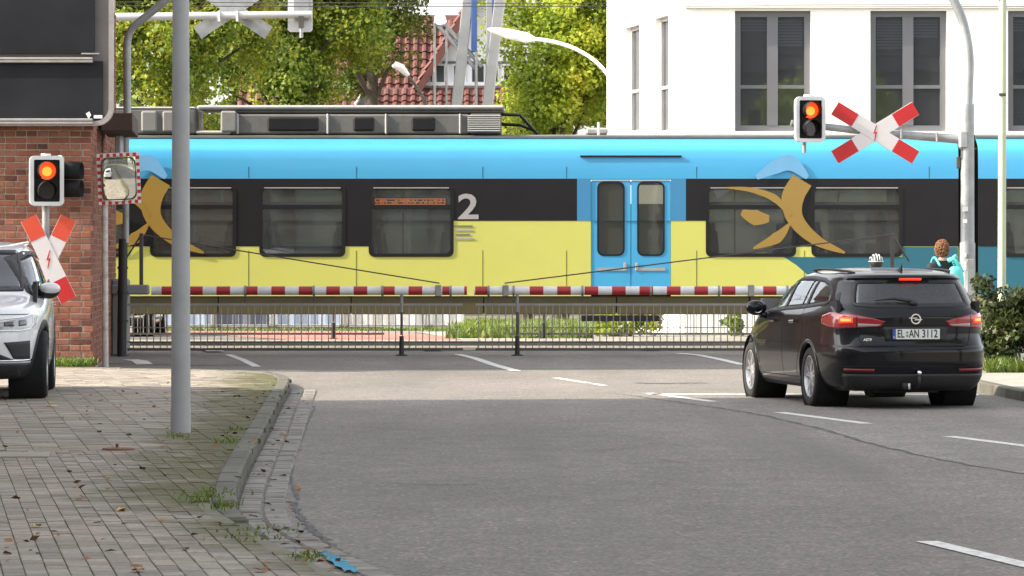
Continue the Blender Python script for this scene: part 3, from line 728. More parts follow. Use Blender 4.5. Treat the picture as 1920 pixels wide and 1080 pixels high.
for a, b in ((806, 812), (818, 834), (850, 872), (884, 908), (916, 934), (944, 966)):
    f = MB().box((PX((a+b)/2, yg), yg-0.02, (PZ(120, yg)+PZ(157, yg))/2), (PX(b, yg)-PX(a, yg)+0.06, 0.05, PZ(120, yg)-PZ(157, yg)), None, 0.01).build('window', HW, rh)
    MB().box((PX((a+b)/2, yg), yg-0.05, (PZ(120, yg)+PZ(157, yg))/2), (PX(b, yg)-PX(a, yg)-0.04, 0.02, PZ(120, yg)-PZ(157, yg)-0.1)).build('pane', MATS['window_dark'], f)
MB().box((PX(900, DH), DH+2.5, 2.3), (9.5, 4.0, 4.6)).build('wall', HW, rh)
# left dormer showing through the leaves
for px_, w_ in ((690, 48),):
    y_ = DH-0.4; pk = P(px_-4, 160, y_); l = P(px_-w_/2, 196, y_); r = P(px_+w_/2, 196, y_)
    MB().prism([(l.x, l.z), (r.x, r.z), (pk.x, pk.z)], fxz(), y_, y_+2).build('dormer', BEAM, rh)
    for q in (l, r): MB().tube([q, pk], 0.045, 6).build('barge_board', HW, rh)

# ------------------------------------------------------------------ the train
DT = 69.8
tx = lambda px: PX(px, DT)
tz = lambda py: PZ(py, DT)
T_BLUE = M('train_blue', (0.055, 0.345, 0.60), 0.4, var=0.03, scale=1, coat=0.15)
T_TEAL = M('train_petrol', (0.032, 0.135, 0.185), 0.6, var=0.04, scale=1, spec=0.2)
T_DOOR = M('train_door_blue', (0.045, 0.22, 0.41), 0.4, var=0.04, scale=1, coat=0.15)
T_YEL = M('train_lime', (0.585, 0.572, 0.125), 0.45, var=0.04, scale=0.8, coat=0.1, dirt=(0.5, 0.475, 0.15), dirt_amt=0.3)
T_BLK = M('train_black', (0.010, 0.009, 0.010), 0.42, var=0.1, spec=0.3)
T_GREY = M('train_roof_grey', (0.125, 0.12, 0.112), 0.7, var=0.25, scale=1.5, dirt=(0.055, 0.048, 0.04), dirt_amt=0.6)
T_LGREY = M('train_light_grey', (0.34, 0.33, 0.31), 0.6, var=0.15)
T_SKIRT = M('train_skirt', (0.092, 0.079, 0.045), 0.9, var=0.15, scale=2, spec=0.1, dirt=(0.08, 0.065, 0.045))
T_ORG = M('train_orange', (0.42, 0.22, 0.035), 0.45, var=0.05)
T_PALE = M('train_pale', (0.15, 0.375, 0.60), 0.4, var=0.05)
T_IN = M('train_interior', (0.42, 0.42, 0.39), 0.7, var=0.06); T_SEAT = M('seat_cloth', (0.05, 0.07, 0.13), 0.9, var=0.2, scale=8)
T_FLOOR = M('train_floor', (0.12, 0.12, 0.12), 0.8); T_GLASS = glass_mat('train_glass', (0.75, 0.78, 0.75), 0.42, (0.105, 0.108, 0.10))  # grey glass body paints in grime and reflections
T_LAMP = M('train_lamp', (0.9, 0.9, 0.8), 0.5, emit=(1, 0.9, 0.7), estr=0.4); T_YBAR = M('grab_pole', (0.65, 0.45, 0.05), 0.4)
train = thing('train', 'blue, lime and black regional train passing behind the closed barriers', 'train', (0, DT+1.4, 0))
XA, XG0, XG1, XB = -24.0, tx(1797), tx(1834), 26.0
pitch = tx(695)-tx(490)
wins = [(tx(a), tx(b)) for a, b in ((80, 235), (284, 440), (489, 645), (694, 848), (1326, 1490), (1524, 1690))]
wins += [(tx(80)-k*pitch-1.46, tx(80)-k*pitch) for k in ()]
x = wins[0][0]
extra = []
for k in range(5): extra.append((x-pitch*(k+1), x-pitch*(k+1)+1.47))
winsL = sorted(extra+wins); winsR = [(tx(1882)+k*pitch, tx(1882)+k*pitch+1.47) for k in range(7)]
ZW0, ZW1, ZB0, ZB1, ZS = tz(479), tz(351), tz(414), tz(335), 0.90
door = (tx(1108), tx(1258))
def cwall(xa, xb, z0, z1, holes, y, mat, name, depth=0.06):
    hs_ = []
    for a, b, c, e in holes:
        a, b, c, e = max(a, xa), min(b, xb), max(c, z0), min(e, z1)
        if b > a and e > c: hs_.append((a-xa, b-xa, c, e))
    return wall((xa, y), (xb, y), z0, z1, hs_, depth, name, mat, train)[0]
holesL = [(a, b, ZW0, ZW1) for a, b in winsL]+[(door[0], door[1], 0, ZB1-0.02)]
holesR = [(a, b, ZW0, ZW1) for a, b in winsR]
cwall(XA, XG0, ZS, ZB1, holesL, DT, T_YEL, 'side_panel')
cwall(XG1, XB, ZS, ZB1, holesR, DT, T_TEAL, 'side_panel')
dp0, dp1 = tx(1082), tx(1286)
cwall(XA, dp0, ZB0, ZB1, holesL, DT-0.004, T_BLK, 'window_band')
cwall(dp1, XG0, ZB0, ZB1, holesL, DT-0.004, T_BLK, 'window_band')
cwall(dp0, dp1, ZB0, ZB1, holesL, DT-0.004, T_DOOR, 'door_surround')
zlo = tz(462)
cwall(XA, tx(660)+0.35, zlo, ZB0, holesL+[(tx(848), XG0, 0, 9)], DT-0.004, T_BLK, 'window_band')
cwall(tx(1490), tx(1524), zlo, ZB0, [], DT-0.004, T_BLK, 'window_band')
cwall(tx(1690), XG0, zlo, ZB0, [], DT-0.004, T_BLK, 'window_band')
cwall(XG1, XB, zlo, ZB1, holesR, DT-0.004, T_BLK, 'window_band')
pl = [(1470, 482), (1692, 482), (1692, 463), (1796, 463), (1796, 557), (1600, 557), (1555, 546), (1520, 520), (1492, 496)]
MB().prism([(tx(a), tz(b)) for a, b in reversed(pl)], fxz(), DT-0.004, DT+0.002).build('livery_panel', T_TEAL, train)
# upper side and roof skin, extruded profile
def skin(xa, xb, prof, mat, name):
    n = 24; A = np.array([[(xx, DT+o, z) for o, z in prof] for xx in np.linspace(xa, xb, n)]); return MB().grid(A).build(name, mat, train, smooth=True)
up = [(-0.002, ZB1), (-0.002, 3.1), (0.005, 3.3), (0.02, tz(285)), (0.05, tz(278)), (0.10, tz(272))]
rf = [(0.10, tz(272)), (0.20, tz(268)), (0.34, tz(262)), (0.42, tz(258))]
rt = [(0.42, tz(258)), (0.46, tz(253)), (0.6, tz(251)), (1.4, tz(248)), (2.2, tz(251)), (2.4, tz(262)), (2.72, tz(276)), (2.8, ZB1)]
for xa, xb in ((XA, XG0), (XG1, XB)):
    skin(xa, xb, up, T_BLUE, 'upper_side'); skin(xa, xb, rf, M('train_cantrail', (0.06, 0.29, 0.41), 0.5, var=0.03, spec=0.25), 'cantrail'); skin(xa, xb, rt, T_GREY, 'roof')
    MB().box(((xa+xb)/2, DT+0.40, tz(256)), (xb-xa, 0.03, 0.035)).build('rain_gutter', T_GREY, train)
    fw_ = [(xb-b+xa, xb-a+xa, ZW0, ZW1) for a, b in (winsL if xa < 0 and xa == XA else winsR)]
    fw_ = [(a, b, c, e) for a, b, c, e in [(q[0], q[1], q[2], q[3]) for q in (holesL[:-1] if xa == XA else holesR)]]
    wall((xb, DT+2.8), (xa, DT+2.8), 0.6, ZB1, [(xb-b, xb-a, c, e) for a, b, c, e in fw_], 0.05, 'far_side', T_YEL, train)
    MB().box(((xa+xb)/2, DT+1.4, 0.98), (xb-xa-0.1, 2.72, 0.1)).build('floor', T_FLOOR, train)
    MB().box(((xa+xb)/2, DT+1.4, 2.99), (xb-xa-0.1, 2.72, 0.04)).build('ceiling', T_IN, train)
    MB().box(((xa+xb)/2, DT+0.9, 2.955), (xb-xa-0.6, 0.12, 0.03)).build('lamp_strip', T_LAMP, train)
    for e in (xa+0.03, xb-0.03): MB().box((e, DT+1.4, 2.1), (0.06, 2.78, 2.35)).build('end_wall', T_BLK, train)
# skirt panels
xs = XA
while xs < XB-1:
    w = 2.35
    if not (XG0-0.2 < xs < XG1): MB().box((xs+w/2, DT+0.065, (tz(590)+ZS)/2), (w-0.015, 0.07, ZS-tz(590)-0.01), None, 0.012).build('skirt_panel', T_SKIRT, train)
    xs += w
MB().box(((XA+XB)/2, DT+1.4, 0.75), (XB-XA, 2.5, 0.3)).build('underframe', M('under_black', (0.03, 0.028, 0.025), 0.9), train)
MB().box((tx(1163), DT+0.16, tz(597)), (tx(1236)-tx(1090), 0.4, 0.10), None, 0.01).build('door_step', T_BLK, train)
# windows
for a, b in winsL+winsR:
    w, h, cx, cz = b-a, ZW1-ZW0, (a+b)/2, (ZW0+ZW1)/2
    f = MB().ring(rrect(w+0.05, h+0.05, 0.10), rrect(w-0.07, h-0.07, 0.09), fxz(0, cx, cz), DT-0.012, DT+0.02).build('window', T_BLK, train)
    MB().box((cx, DT+0.02, cz), (w, 0.01, h)).build('pane', T_GLASS, f)
    MB().box((cx, DT+0.005, tz(388)), (w-0.05, 0.03, 0.075)).build('hopper_bar', T_BLK, f)
    MB().box((cx, DT-0.014, ZW1-0.012), (w-0.12, 0.012, 0.018)).build('top_rail', T_LGREY, f)  # light grey paints the highlight along the frame's upper bar
    MB().box((cx, DT+2.78, cz), (w, 0.01, h)).build('far_pane', T_GLASS, train)
# seats, poles
seat = MB().box((0, 0, 1.25), (0.5, 0.95, 0.14), None, 0.04).box((0.24, 0, 1.65), (0.11, 0.95, 0.85), Matrix.Rotation(R(8), 3, 'Y'), 0.04).box((0.31, -0.24, 2.12), (0.09, 0.28, 0.18), None, 0.03).box((0.31, 0.24, 2.12), (0.09, 0.28, 0.18), None, 0.03).mesh('seat', T_SEAT)
seat2 = seat.copy(); seat2.transform(Matrix.Rotation(math.pi, 4, 'Z'))
for i, (a, b) in enumerate(winsL+winsR):
    for yy in (DT+0.62, DT+2.2):
        for m_, xx in ((seat, b-0.42), (seat2, a+0.42)):
            o = link_mesh('seat', m_, T_SEAT, train); o.location = (xx, yy-(DT+1.4), 0)
    MB().cyl((a+0.55, DT+1.15, 1.03), (a+0.55, DT+1.15, 2.97), 0.018, seg=8).build('grab_pole', T_YBAR, train)
    MB().box(((a+b)/2, DT+0.35, 2.55), (b-a-0.1, 0.42, 0.04)).build('luggage_rack', T_LGREY, train)
# doors
dw = (door[1]-door[0])/2
for k in range(2):
    xa = door[0]+k*dw; cx = xa+dw/2; zb_, zt_ = 0.93, ZB1-0.03
    lf = MB().ring(rrect(dw-0.012, zt_-zb_, 0.02, 2, cx, (zb_+zt_)/2), [(q[0], q[1]) for q in rrect(dw-0.26, 1.28, 0.10, 2, cx, (tz(345)+tz(475))/2)], fxz(), DT+0.01, DT+0.05).build('door_leaf', T_BLUE, train)
    MB().box((cx, DT+0.035, (tz(345)+tz(475))/2), (dw-0.24, 0.01, 1.29)).build('pane', T_GLASS, lf)
    MB().ring(rrect(dw-0.22, 1.32, 0.11, 3, cx, (tz(345)+tz(475))/2), rrect(dw-0.28, 1.26, 0.09, 3, cx, (tz(345)+tz(475))/2), fxz(), DT+0.002, DT+0.012).build('gasket', T_BLK, lf)
    MB().box((cx+(0.28 if k == 0 else -0.28)*0.9, DT+0.0, tz(500)), (0.05, 0.02, 0.14), None, 0.006).build('handle', T_LGREY, lf)
    MB().box((cx, DT+0.004, tz(505)), (dw-0.2, 0.012, 0.05)).build('kick_strip', T_LGREY, lf)
MB().box(((door[0]+door[1])/2, DT-0.006, tz(293)), (tx(1275)-tx(1085), 0.03, 0.03)).build('drip_rail', T_BLK, train)
MB().box(((door[0]+door[1])/2, DT+1.2, 2.1), (0.05, 0.05, 1.9)).build('grab_pole', T_YBAR, train)
MB().box(((door[0]+door[1])/2+0.3, DT+1.6, tz(362)), (0.75, 0.05, 0.34)).build('lamp_strip', T_LAMP, train)
# class numeral, number panel, destination display
me = text_mesh('2', 0.62, T_LGREY, 0.002, sx=1.25, bold=0.012); me.transform(Matrix.Rotation(R(90), 4, 'X'))
o = link_mesh('class_numeral', me, T_LGREY, train); o.location = (tx(878), DT-0.008-(DT+1.4), tz(390))
for k in range(4): MB().box((tx(868)+0.03*(k % 2), DT-0.006, tz(424+k*8)), (0.34-0.05*(k % 3), 0.006, 0.03)).build('notice_strip', T_LGREY if k % 2 else M('notice_dark', (0.2, 0.19, 0.1), 0.6), train)
dsp = MB().box((tx(768), DT+0.035, tz(380)), (tx(838)-tx(698), 0.02, tz(369)-tz(391))).build('display', T_BLK, train)
LED = M('led_orange', (0.9, 0.4, 0.1), 0.5, emit=(1.0, 0.27, 0.03), estr=0.22); led = MB()
for r_ in range(7):
    for c_ in range(46):
        if (r_ % 2 == 0 or random.random() < 0.5): led.box((tx(704)+c_*0.0272, DT+0.02, tz(373)-r_*0.0235), (0.02, 0.006, 0.016))
led.build('led_dots', LED, dsp, fix=False)['kind'] = 'stuff'
# orange and pale livery swirl, a foil across body and glass
FD = [0.018]
def foil(pix, mat):
    d = FD[0]; FD[0] += 0.004; MB().prism([(tx(a), tz(b)) for a, b in pix], fxz(), DT-d-0.003, DT-d).build('livery_foil', mat, train)
def stroke(pts, ws, mat):
    q = cat([Vector(p) for p in pts], 8); w = np.interp(np.linspace(0, 1, len(q)), np.linspace(0, 1, len(ws)), ws); l, r = [], []
    for k in range(len(q)):
        t = (q[min(k+1, len(q)-1)]-q[max(k-1, 0)]).normalized(); n = Vector((-t.y, t.x))*w[k]/2; l.append(tuple(q[k]+n)); r.append(tuple(q[k]-n))
    foil(l+r[::-1], mat)
def swirl(ox):
    S = lambda pts: [(ox+a, b) for a, b in pts]
    stroke(S([(52, 338), (34, 372), (40, 412), (78, 450), (132, 474)]), (40, 42, 30, 20, 4), T_FOIL)
    stroke(S([(-92, 352), (-44, 356), (0, 372), (30, 404)]), (2, 9, 14, 6), T_FOIL); stroke(S([(28, 420), (4, 446), (-40, 466)]), (4, 22, 3), T_FOIL)
    stroke(S([(-62, 398), (-36, 408), (-10, 410)]), (10, 30, 12), T_FOIL)
    stroke(S([(-34, 333), (0, 314), (30, 306), (62, 333)]), (8, 26, 30, 8), T_PALE)
T_FOIL = glass_mat('orange_foil', (0.9, 0.72, 0.32), 0.62, (0.47, 0.285, 0.04), 0.3)
swirl(1452); swirl(250)
SEAM = M('train_seam', (0.03, 0.03, 0.025), 0.8)
for px_ in (-300, 60, 262, 466, 668, 905, 1062, 1306, 1508, 1742):
    MB().box((tx(px_), DT-0.0015, (ZS+ZB0)/2-0.25), (0.008, 0.003, ZB0-ZS-0.55)).build('panel_seam', SEAM, train)
    MB().box((tx(px_), DT-0.003, (ZB1+3.2)/2), (0.008, 0.003, 3.2-ZB1-0.02)).build('panel_seam', SEAM, train)
# gangway bellows
bl = MB(); nb_ = 9
for k in range(nb_):
    xx = XG0+(XG1-XG0)*(k+0.5)/nb_; bl.box((xx, DT+1.42, 2.15), ((XG1-XG0)/nb_*0.62, 2.62+0.1*(k % 2), 2.75), None, 0.01)
bl.build('gangway_bellows', M('rubber', (0.02, 0.02, 0.02), 0.9), train)
# bogie under the joint (mostly behind the waiting car)
cxb = (XG0+XG1)/2
for dx in (-1.35, 1.35):
    for yy in (DT+0.65, DT+2.15): MB().lathe([(0, -0.06), (0.33, -0.06), (0.37, -0.03), (0.40, 0.0), (0.43, 0.06), (0.0, 0.06)], (cxb+dx, yy, 0.45), (0, 1, 0), 28).build('wheel', M('wheel_steel', (0.12, 0.11, 0.1), 0.5, metal=0.6), train)
MB().box((cxb, DT+0.5, 0.5), (3.6, 0.14, 0.26), None, 0.03).build('bogie_frame', MATS['under_black'], train)
# roof equipment
def rbox(a, b, y0, y1, mat, nm='roof_unit', ya=0.5, yb_=2.3):
    return MB().box(((tx(a)+tx(b))/2, DT+(ya+yb_)/2, (tz(y0)+tz(y1))/2), (tx(b)-tx(a), yb_-ya, tz(y0)-tz(y1)), None, 0.03).build(nm, mat, train)
rbox(-600, 362, 202, 250, T_GREY); rbox(-600, 362, 198, 202.5, T_LGREY, 'unit_lid')
rbox(362, 430, 243, 250, T_LGREY); rbox(430, 880, 212, 250, T_GREY); rbox(365, 946, 195, 203, T_LGREY, 'unit_lid'); rbox(425, 946, 204, 210, T_GREY, 'unit_lid', 0.55, 2.25)
rbox(880, 940, 211, 250, T_GREY)
lv = rbox(876, 938, 214, 246, T_BLK, 'louvre', 0.44, 0.52)
for k in range(8): MB().box((tx(907), DT+0.425, tz(216.5+k*4)), (tx(938)-tx(876), 0.06, 0.016), Matrix.Rotation(R(-25), 3, 'X')).build('slat', T_LGREY, lv)
for a, b in ((498, 595), (660, 700), (770, 815)): rbox(a, b, 218, 244, T_BLK, 'intake', 0.46, 0.55)
for a in (440, 610, 720, 860): rbox(a, a+4, 211, 250, T_LGREY, 'unit_rib', 0.46, 0.6)
for a in (260, 300, 410): rbox(a, a+30, 206, 246, M('unit_grey2', (0.2, 0.19, 0.175), 0.7), 'intake', 0.45, 0.6)
for k in (0, 1): MB().tube([Vector((tx(940), DT+0.7+k*0.2, tz(212+k*18))), Vector((tx(975), DT+0.7+k*0.2, tz(213+k*18))), Vector((tx(1000), DT+0.8+k*0.2, tz(240))), Vector((tx(1010), DT+0.8+k*0.2, tz(250)))], 0.03, 8).build('roof_cable', T_BLK, train)
rbox(1100, 1142, 237, 250, T_LGREY, 'antenna_box', 0.7, 1.4); MB().cyl(Vector((tx(1124), DT+0.65, tz(251))), Vector((tx(1124), DT+0.65, tz(227))), 0.025).build('horn', WHT, train)

# ------------------------------------------------------------------ level crossing barriers
DB = 63.7
bx = lambda px: PX(px, DB)
bz = lambda py: PZ(py, DB)
RED = M('signal_red', (0.36, 0.018, 0.022), 0.45, var=0.12, scale=6); BWHT = M('barrier_white', (0.66, 0.66, 0.66), 0.5, var=0.08, scale=6, dirt=(0.42, 0.41, 0.38), dirt_amt=0.5)
BARM = M('bar_grey', (0.24, 0.23, 0.215), 0.55, metal=0.2, var=0.2); DARKM = M('dark_metal', (0.06, 0.055, 0.05), 0.6, var=0.3, dirt=(0.12, 0.07, 0.04), dirt_amt=0.4)
ZBM = bz(545)
def barrier(label, px0, px1, reds, hangers, fence0, fence1, post, mast, wire_to, clamp, drive):
    t = thing('crossing_barrier', label, 'barrier', (bx((px0+px1)/2), DB, 0), group='level crossing barriers')
    MB().cyl((bx(px0), DB, ZBM), (bx(px1), DB, ZBM), 0.070, seg=20).build('boom', BWHT, t, smooth=40)
    red_me = None
    for c, w in reds: MB().cyl((bx(c-w/2), DB, ZBM), (bx(c+w/2), DB, ZBM), 0.0722, seg=20).build('red_band', RED, t, smooth=40)
    zt, zm, zb_ = bz(571), bz(641), bz(655)
    MB().box(((bx(fence0)+bx(fence1))/2, DB, zt), (bx(fence1)-bx(fence0), 0.03, 0.035)).build('top_rail', BARM, t)
    MB().box(((bx(fence0)+bx(fence1))/2, DB, zm), (bx(fence1)-bx(fence0), 0.018, 0.016)).build('middle_rail', DARKM, t)
    MB().box(((bx(fence0)+bx(fence1))/2, DB, zb_), (bx(fence1)-bx(fence0), 0.03, 0.04)).build('bottom_rail', DARKM, t)
    me = MB().cyl((0, 0, zb_), (0, 0, zt), 0.0085, seg=6).mesh('bar', BARM)
    x = bx(fence0)+0.05
    while x < bx(fence1):
        o = link_mesh('bar', me, BARM, t); o.location = (x-t.location.x, 0.0, 0); x += 0.1085
    for h in hangers:
        hg = MB().ring([(0.085*math.cos(k*math.pi/10), 0.085*math.sin(k*math.pi/10)) for k in range(20)], [(0.071*math.cos(k*math.pi/10), 0.071*math.sin(k*math.pi/10)) for k in range(20)], lambda a, b, d: Vector((bx(h)+d, DB+a, ZBM+b)), -0.018, 0.018).build('hanger', BARM, t)
        MB().box((bx(h), DB, (ZBM-0.07+zt)/2), (0.018, 0.02, ZBM-0.07-zt), None, 0.003).build('strap', DARKM, hg)
        MB().box((bx(h), DB, ZBM-0.14), (0.04, 0.03, 0.04), None, 0.006).build('bolt', DARKM, hg)
    ps = MB().cyl((bx(post), DB, ZBM+0.04), (bx(post), DB, zt-0.12), 0.026, seg=10).build('support_leg', BARM, t, smooth=40)
    MB().cyl((bx(post), DB, zt-0.1), (bx(post), DB, bz(628)), 0.022, seg=10).build('lower_tube', DARKM, ps)
    MB().cyl((bx(post), DB, bz(630)), (bx(post), DB, 0.02), 0.035, 0.042, seg=10).build('foot_tube', BLK, ps)
    MB().lathe([(0.0, 0.03), (0.05, 0.03), (0.10, 0.012), (0.10, 0.0)], (bx(post), DB, 0.0), (0, 0, 1), 14).build('foot_plate', BLK, ps)
    MB().box((bx(mast), DB, (bz(437)+ZBM)/2), (0.06, 0.06, bz(437)-ZBM), None, 0.008).build('mast', DARKM, t)
    MB().tube([Vector((bx(mast), DB, bz(440))), Vector((bx(wire_to), DB, bz(531)))], 0.011, 6).build('stay_wire', DARKM, t)
    for c in clamp: MB().box((bx(c), DB, ZBM), (0.10, 0.17, 0.19), None, 0.012).build('clamp', M('clamp_steel', (0.28, 0.27, 0.25), 0.45, metal=0.5), t)
    sgn = 1 if drive > mast else -1
    MB().tube([Vector((bx(mast), DB, bz(440))), Vector((bx(mast+sgn*32), DB, bz(490)))], 0.016, 6).build('stay_rod', DARKM, t)
    MB().box((bx(drive), DB+0.2, 0.62), (0.26, 0.5, 1.24), None, 0.03).build('drive_cabinet', M('cabinet_grey', (0.2, 0.2, 0.195), 0.6, var=0.1), t)
    MB().box(((bx(drive)+bx(mast))/2, DB, bz(543)), (abs(bx(drive)-bx(mast))+0.25, 0.2, 0.16), None, 0.02).build('arm_socket', M('socket_grey', (0.2, 0.2, 0.21), 0.6), t)
    return t
redsL = [(522+51.4*k, 25.5) for k in range(-4, 6)]+[(836, 13), (873, 5)]
redsR = [(903, 24)]+[(1006+51.4*k, 25.5) for k in range(0, 8)]+[(1443, 25), (1495, 25), (1546, 25), (1598, 25)]
bL = barrier('red and white barrier arm with hanging bars on the left side', 284, 876, redsL, (460, 588.5, 717, 845), 232, 868, 753, 265, 824, (822,), 224)
bR = barrier('red and white barrier arm with hanging bars on the right, behind the black car', 889, 1700, redsR, (916, 963, 1092, 1220, 1348, 1476), 892, 1640, 970, 1673, 946, (948, 1408), 1740)
for src, lab in ((bL, 'far barrier arm with hanging bars beyond the train on the left'), (bR, 'far barrier arm with hanging bars beyond the train on the right')):
    c = copy_tree(src); c.location = (-4.95 if src is bL else 3.4, 76.4, 0); c['label'] = lab

# ------------------------------------------------------------------ signals and crossing signs
LAMP_R = M('red_lamp', (0.8, 0.05, 0.01), 0.3, emit=(1.0, 0.042, 0.004), estr=0.65); LAMP_H = M('red_lamp_core', (1, 0.4, 0.1), 0.3, emit=(1.0, 0.125, 0.008), estr=1.1)
LENS = M('dark_lens', (0.03, 0.02, 0.02), 0.12, coat=0.8); SIGW = M('signal_white', (0.64, 0.64, 0.64), 0.45, var=0.06); SIGB = M('signal_black', (0.008, 0.008, 0.009), 0.6, spec=0.2)
VIS = M('visor_inner', (0.20, 0.185, 0.18), 0.7)
def signal_head(parent, c, w, h, yaw, lit=True, board=True):
    """c: centre of the front; yaw turns the face"""
    rot = Matrix.Rotation(yaw, 3, 'Z'); c = Vector(c); fn = lambda a, b, d: c+rot @ Vector((a, d, b))
    hd = MB().prism(rrect(w*0.86, h*0.92, 0.05), fn, -0.02, 0.16).build('signal_head', SIGB, parent)
    if board:
        MB().ring(rrect(w, h, 0.075, 8), rrect(w*0.76, h*0.84, 0.02, 8), fn, -0.06, 0.03).build('white_border', SIGW, hd, smooth=40)
        MB().prism(rrect(w*0.78, h*0.86, 0.02), fn, -0.03, 0.0).build('backboard', SIGB, hd)
        MB().cyl(c+rot @ Vector((0.0, 0.05, h/2-0.02)), c+rot @ Vector((0.0, 0.05, h/2+0.03)), 0.07, seg=14).build('top_cap', SIGW, hd)
    r = w*0.26
    for k, zz in ((0, h*0.2), (1, -h*0.19)):
        seg = 28
        MB().prism([(r*math.cos(2*math.pi*i/seg), zz+r*math.sin(2*math.pi*i/seg)) for i in range(seg)], fn, -0.05, -0.03).build('lens', LAMP_R if (k == 0 and lit) else LENS, hd)
        if k == 0 and lit:
            MB().prism([(r*0.55*math.cos(2*math.pi*i/seg), zz-0.01+r*0.55*math.sin(2*math.pi*i/seg)) for i in range(seg)], fn, -0.054, -0.049).build('lamp_core', LAMP_H, hd)
        a0 = R(-48) if board else R(-60); A = []
        for i in range(25):
            a = a0+(2*math.pi-2*(a0+R(90)) if False else (math.pi-2*a0))*i/24; ln = 0.17+0.05*math.sin(a) if board else 0.30
            rr = r*1.1; A.append([fn(rr*math.cos(a), zz+rr*math.sin(a), -0.03), fn(rr*0.96*math.cos(a), zz+rr*0.96*math.sin(a), -0.03-ln)])
        vb = MB().grid(np.array([[tuple(q) for q in row] for row in A])).build('visor', SIGB, hd, smooth=True)
        so = vb.modifiers.new('thick', 'SOLIDIFY'); so.thickness = 0.006
    return hd
def cross_sign(parent, c, vec, width, yaw=0.0, back=False):
    """crossed boards; vec = half arm (x, z); the other arm is mirrored"""
    c = Vector(c); rot = Matrix.Rotation(yaw, 3, 'Z'); fn = lambda a, b, d: c+rot @ Vector((a, d, b)); hd = None
    mw = SIGW2 if not back else GALV
    for s, dd in ((1, 0.0), (-1, -0.006)):
        u = Vector((vec[0]*s, vec[1])); l = u.length; u.normalize(); n = Vector((-u.y, u.x))
        def quad(a, b, w): return [tuple(u*a+n*w/2), tuple(u*b+n*w/2), tuple(u*b-n*w/2), tuple(u*a-n*w/2)]
        o = MB().prism(quad(-l, l, width), fn, dd-0.004, dd).build('cross_board', mw, parent)
        if hd is None: hd = o
        MB().prism(quad(-l, l, width+0.006), fn, dd+0.001, dd+0.02).build('board_rim', SIGW, o)
        if not back:
            for e in (-1, 1): MB().prism(quad(e*l*0.50, e*l, width-0.004), fn, dd-0.0065, dd-0.0045).build('red_end', RED_ORG if (e > 0 and not back and vec[1] > vec[0]) else RED2, o)  # upper ends of the upright cross get a more orange red
    if not back:
        k = width*0.9; bolt = [(0.18, 1.0), (-0.28, 0.05), (-0.02, 0.12), (-0.18, -1.0), (0.30, 0.02), (0.04, -0.04), (0.24, 1.0)]
        bolt = [(0.14, 0.85), (-0.30, -0.10), (0.02, -0.02), (-0.16, -0.85), (-0.06, -0.85), (0.28, 0.12), (-0.02, 0.05), (0.24, 0.85)]
        MB().prism([(a*k*0.5, b*k*0.72) for a, b in bolt], fn, -0.0135, -0.0105).build('lightning_bolt', RED2, hd)
    return hd
SIGW2 = M('sign_white', (0.60, 0.56, 0.56), 0.5, var=0.05, scale=4); RED2 = M('sign_red', (0.46, 0.012, 0.014), 0.5, var=0.06); RED_ORG = M('sign_red_orange', (0.56, 0.06, 0.025), 0.5, var=0.08)
# left
DL = 54.45; sL = F/DL
xs_ = PX(84, DL)
sg = thing('crossing_signal', 'left red light signal on a grey post with crossed warning boards', 'signal', (xs_, DL+0.12, 0.1), group='level crossing signals')
MB().cyl((xs_, DL+0.12, 0.1), (xs_, DL+0.12, PZ(300, DL)), 0.052, seg=16).build('post', GALV, sg, smooth=40)
signal_head(sg, P(87, 339, DL-0.05), 0.47, 0.69, R(14))
signal_head(sg, P(110, 338, DL+0.2), 0.46, 0.64, R(80), lit=False, board=False)
MB().box(P(113, 338, DL+0.3), (0.10, 0.16, 0.69), None, 0.03).build('rear_board', SIGW, sg)
cross_sign(sg, P(91, 486, DL), (37.5/sL, 77/sL), 31/sL, R(4))
MB().box(P(86, 470, DL+0.05), (0.16, 0.1, 0.05)).build('bracket', GALV, sg)
# right
DR = 54.0; sR = F/DR
sg2 = thing('crossing_signal', 'right red light signal and crossed warning boards on a cantilever mast', 'signal', (PX(1814, DR), DR, 0.11), group='level crossing signals')
pole = GALV
MB().tube([Vector((PX(1814, DR), DR, 0.1)), P(1814, 455, DR)], [0.112, 0.106], 20).build('mast_base', GALV, sg2, smooth=40)
MB().tube([P(1814, 457, DR), P(1814, 195, DR)], [0.094, 0.090], 20).build('mast', GALV, sg2, smooth=40)
MB().tube([P(1815, 200, DR), P(1818, 120, DR)]+bez(P(1818, 120, DR), P(1816, 50, DR), P(1795, -10, DR), P(1740, -60, DR), 12)[1:]+[P(1600, -120, DR), P(1480, -140, DR)], [0.062]*14+[0.05, 0.045], 16).build('lamp_arm', GALV, sg2, smooth=40)
MB().tube([P(1480, -140, DR), P(1440, -143, DR), P(1360, -143, DR)], [0.05, 0.11, 0.04], 14).build('lamp_head', SIGW, sg2, smooth=40)
MB().tube([P(1808, 262, DR), P(1660, 250, DR-0.05), P(1483, 231, DR-0.1)], [0.062, 0.055, 0.045], 14).build('arm', GALV, sg2, smooth=40)
MB().box(P(1806, 262, DR), (0.14, 0.2, 0.26), None, 0.03).build('arm_clamp', GALV, sg2)
for q in (1757, 1690): MB().box(P(q, 262-(1808-q)*0.09, DR-0.1), (0.03, 0.05, 0.14), None, 0.008).build('clip', GALV, sg2)
signal_head(sg2, P(1518, 224, DR-0.25), 0.42, 0.62, R(12)); MB().cyl(P(1508, 262, DR-0.1), P(1508, 287, DR-0.1), 0.028).build('stub', GALV, sg2)
cross_sign(sg2, P(1641, 249, DR-0.14), (76/sR, 46/sR), 27/sR, R(3))
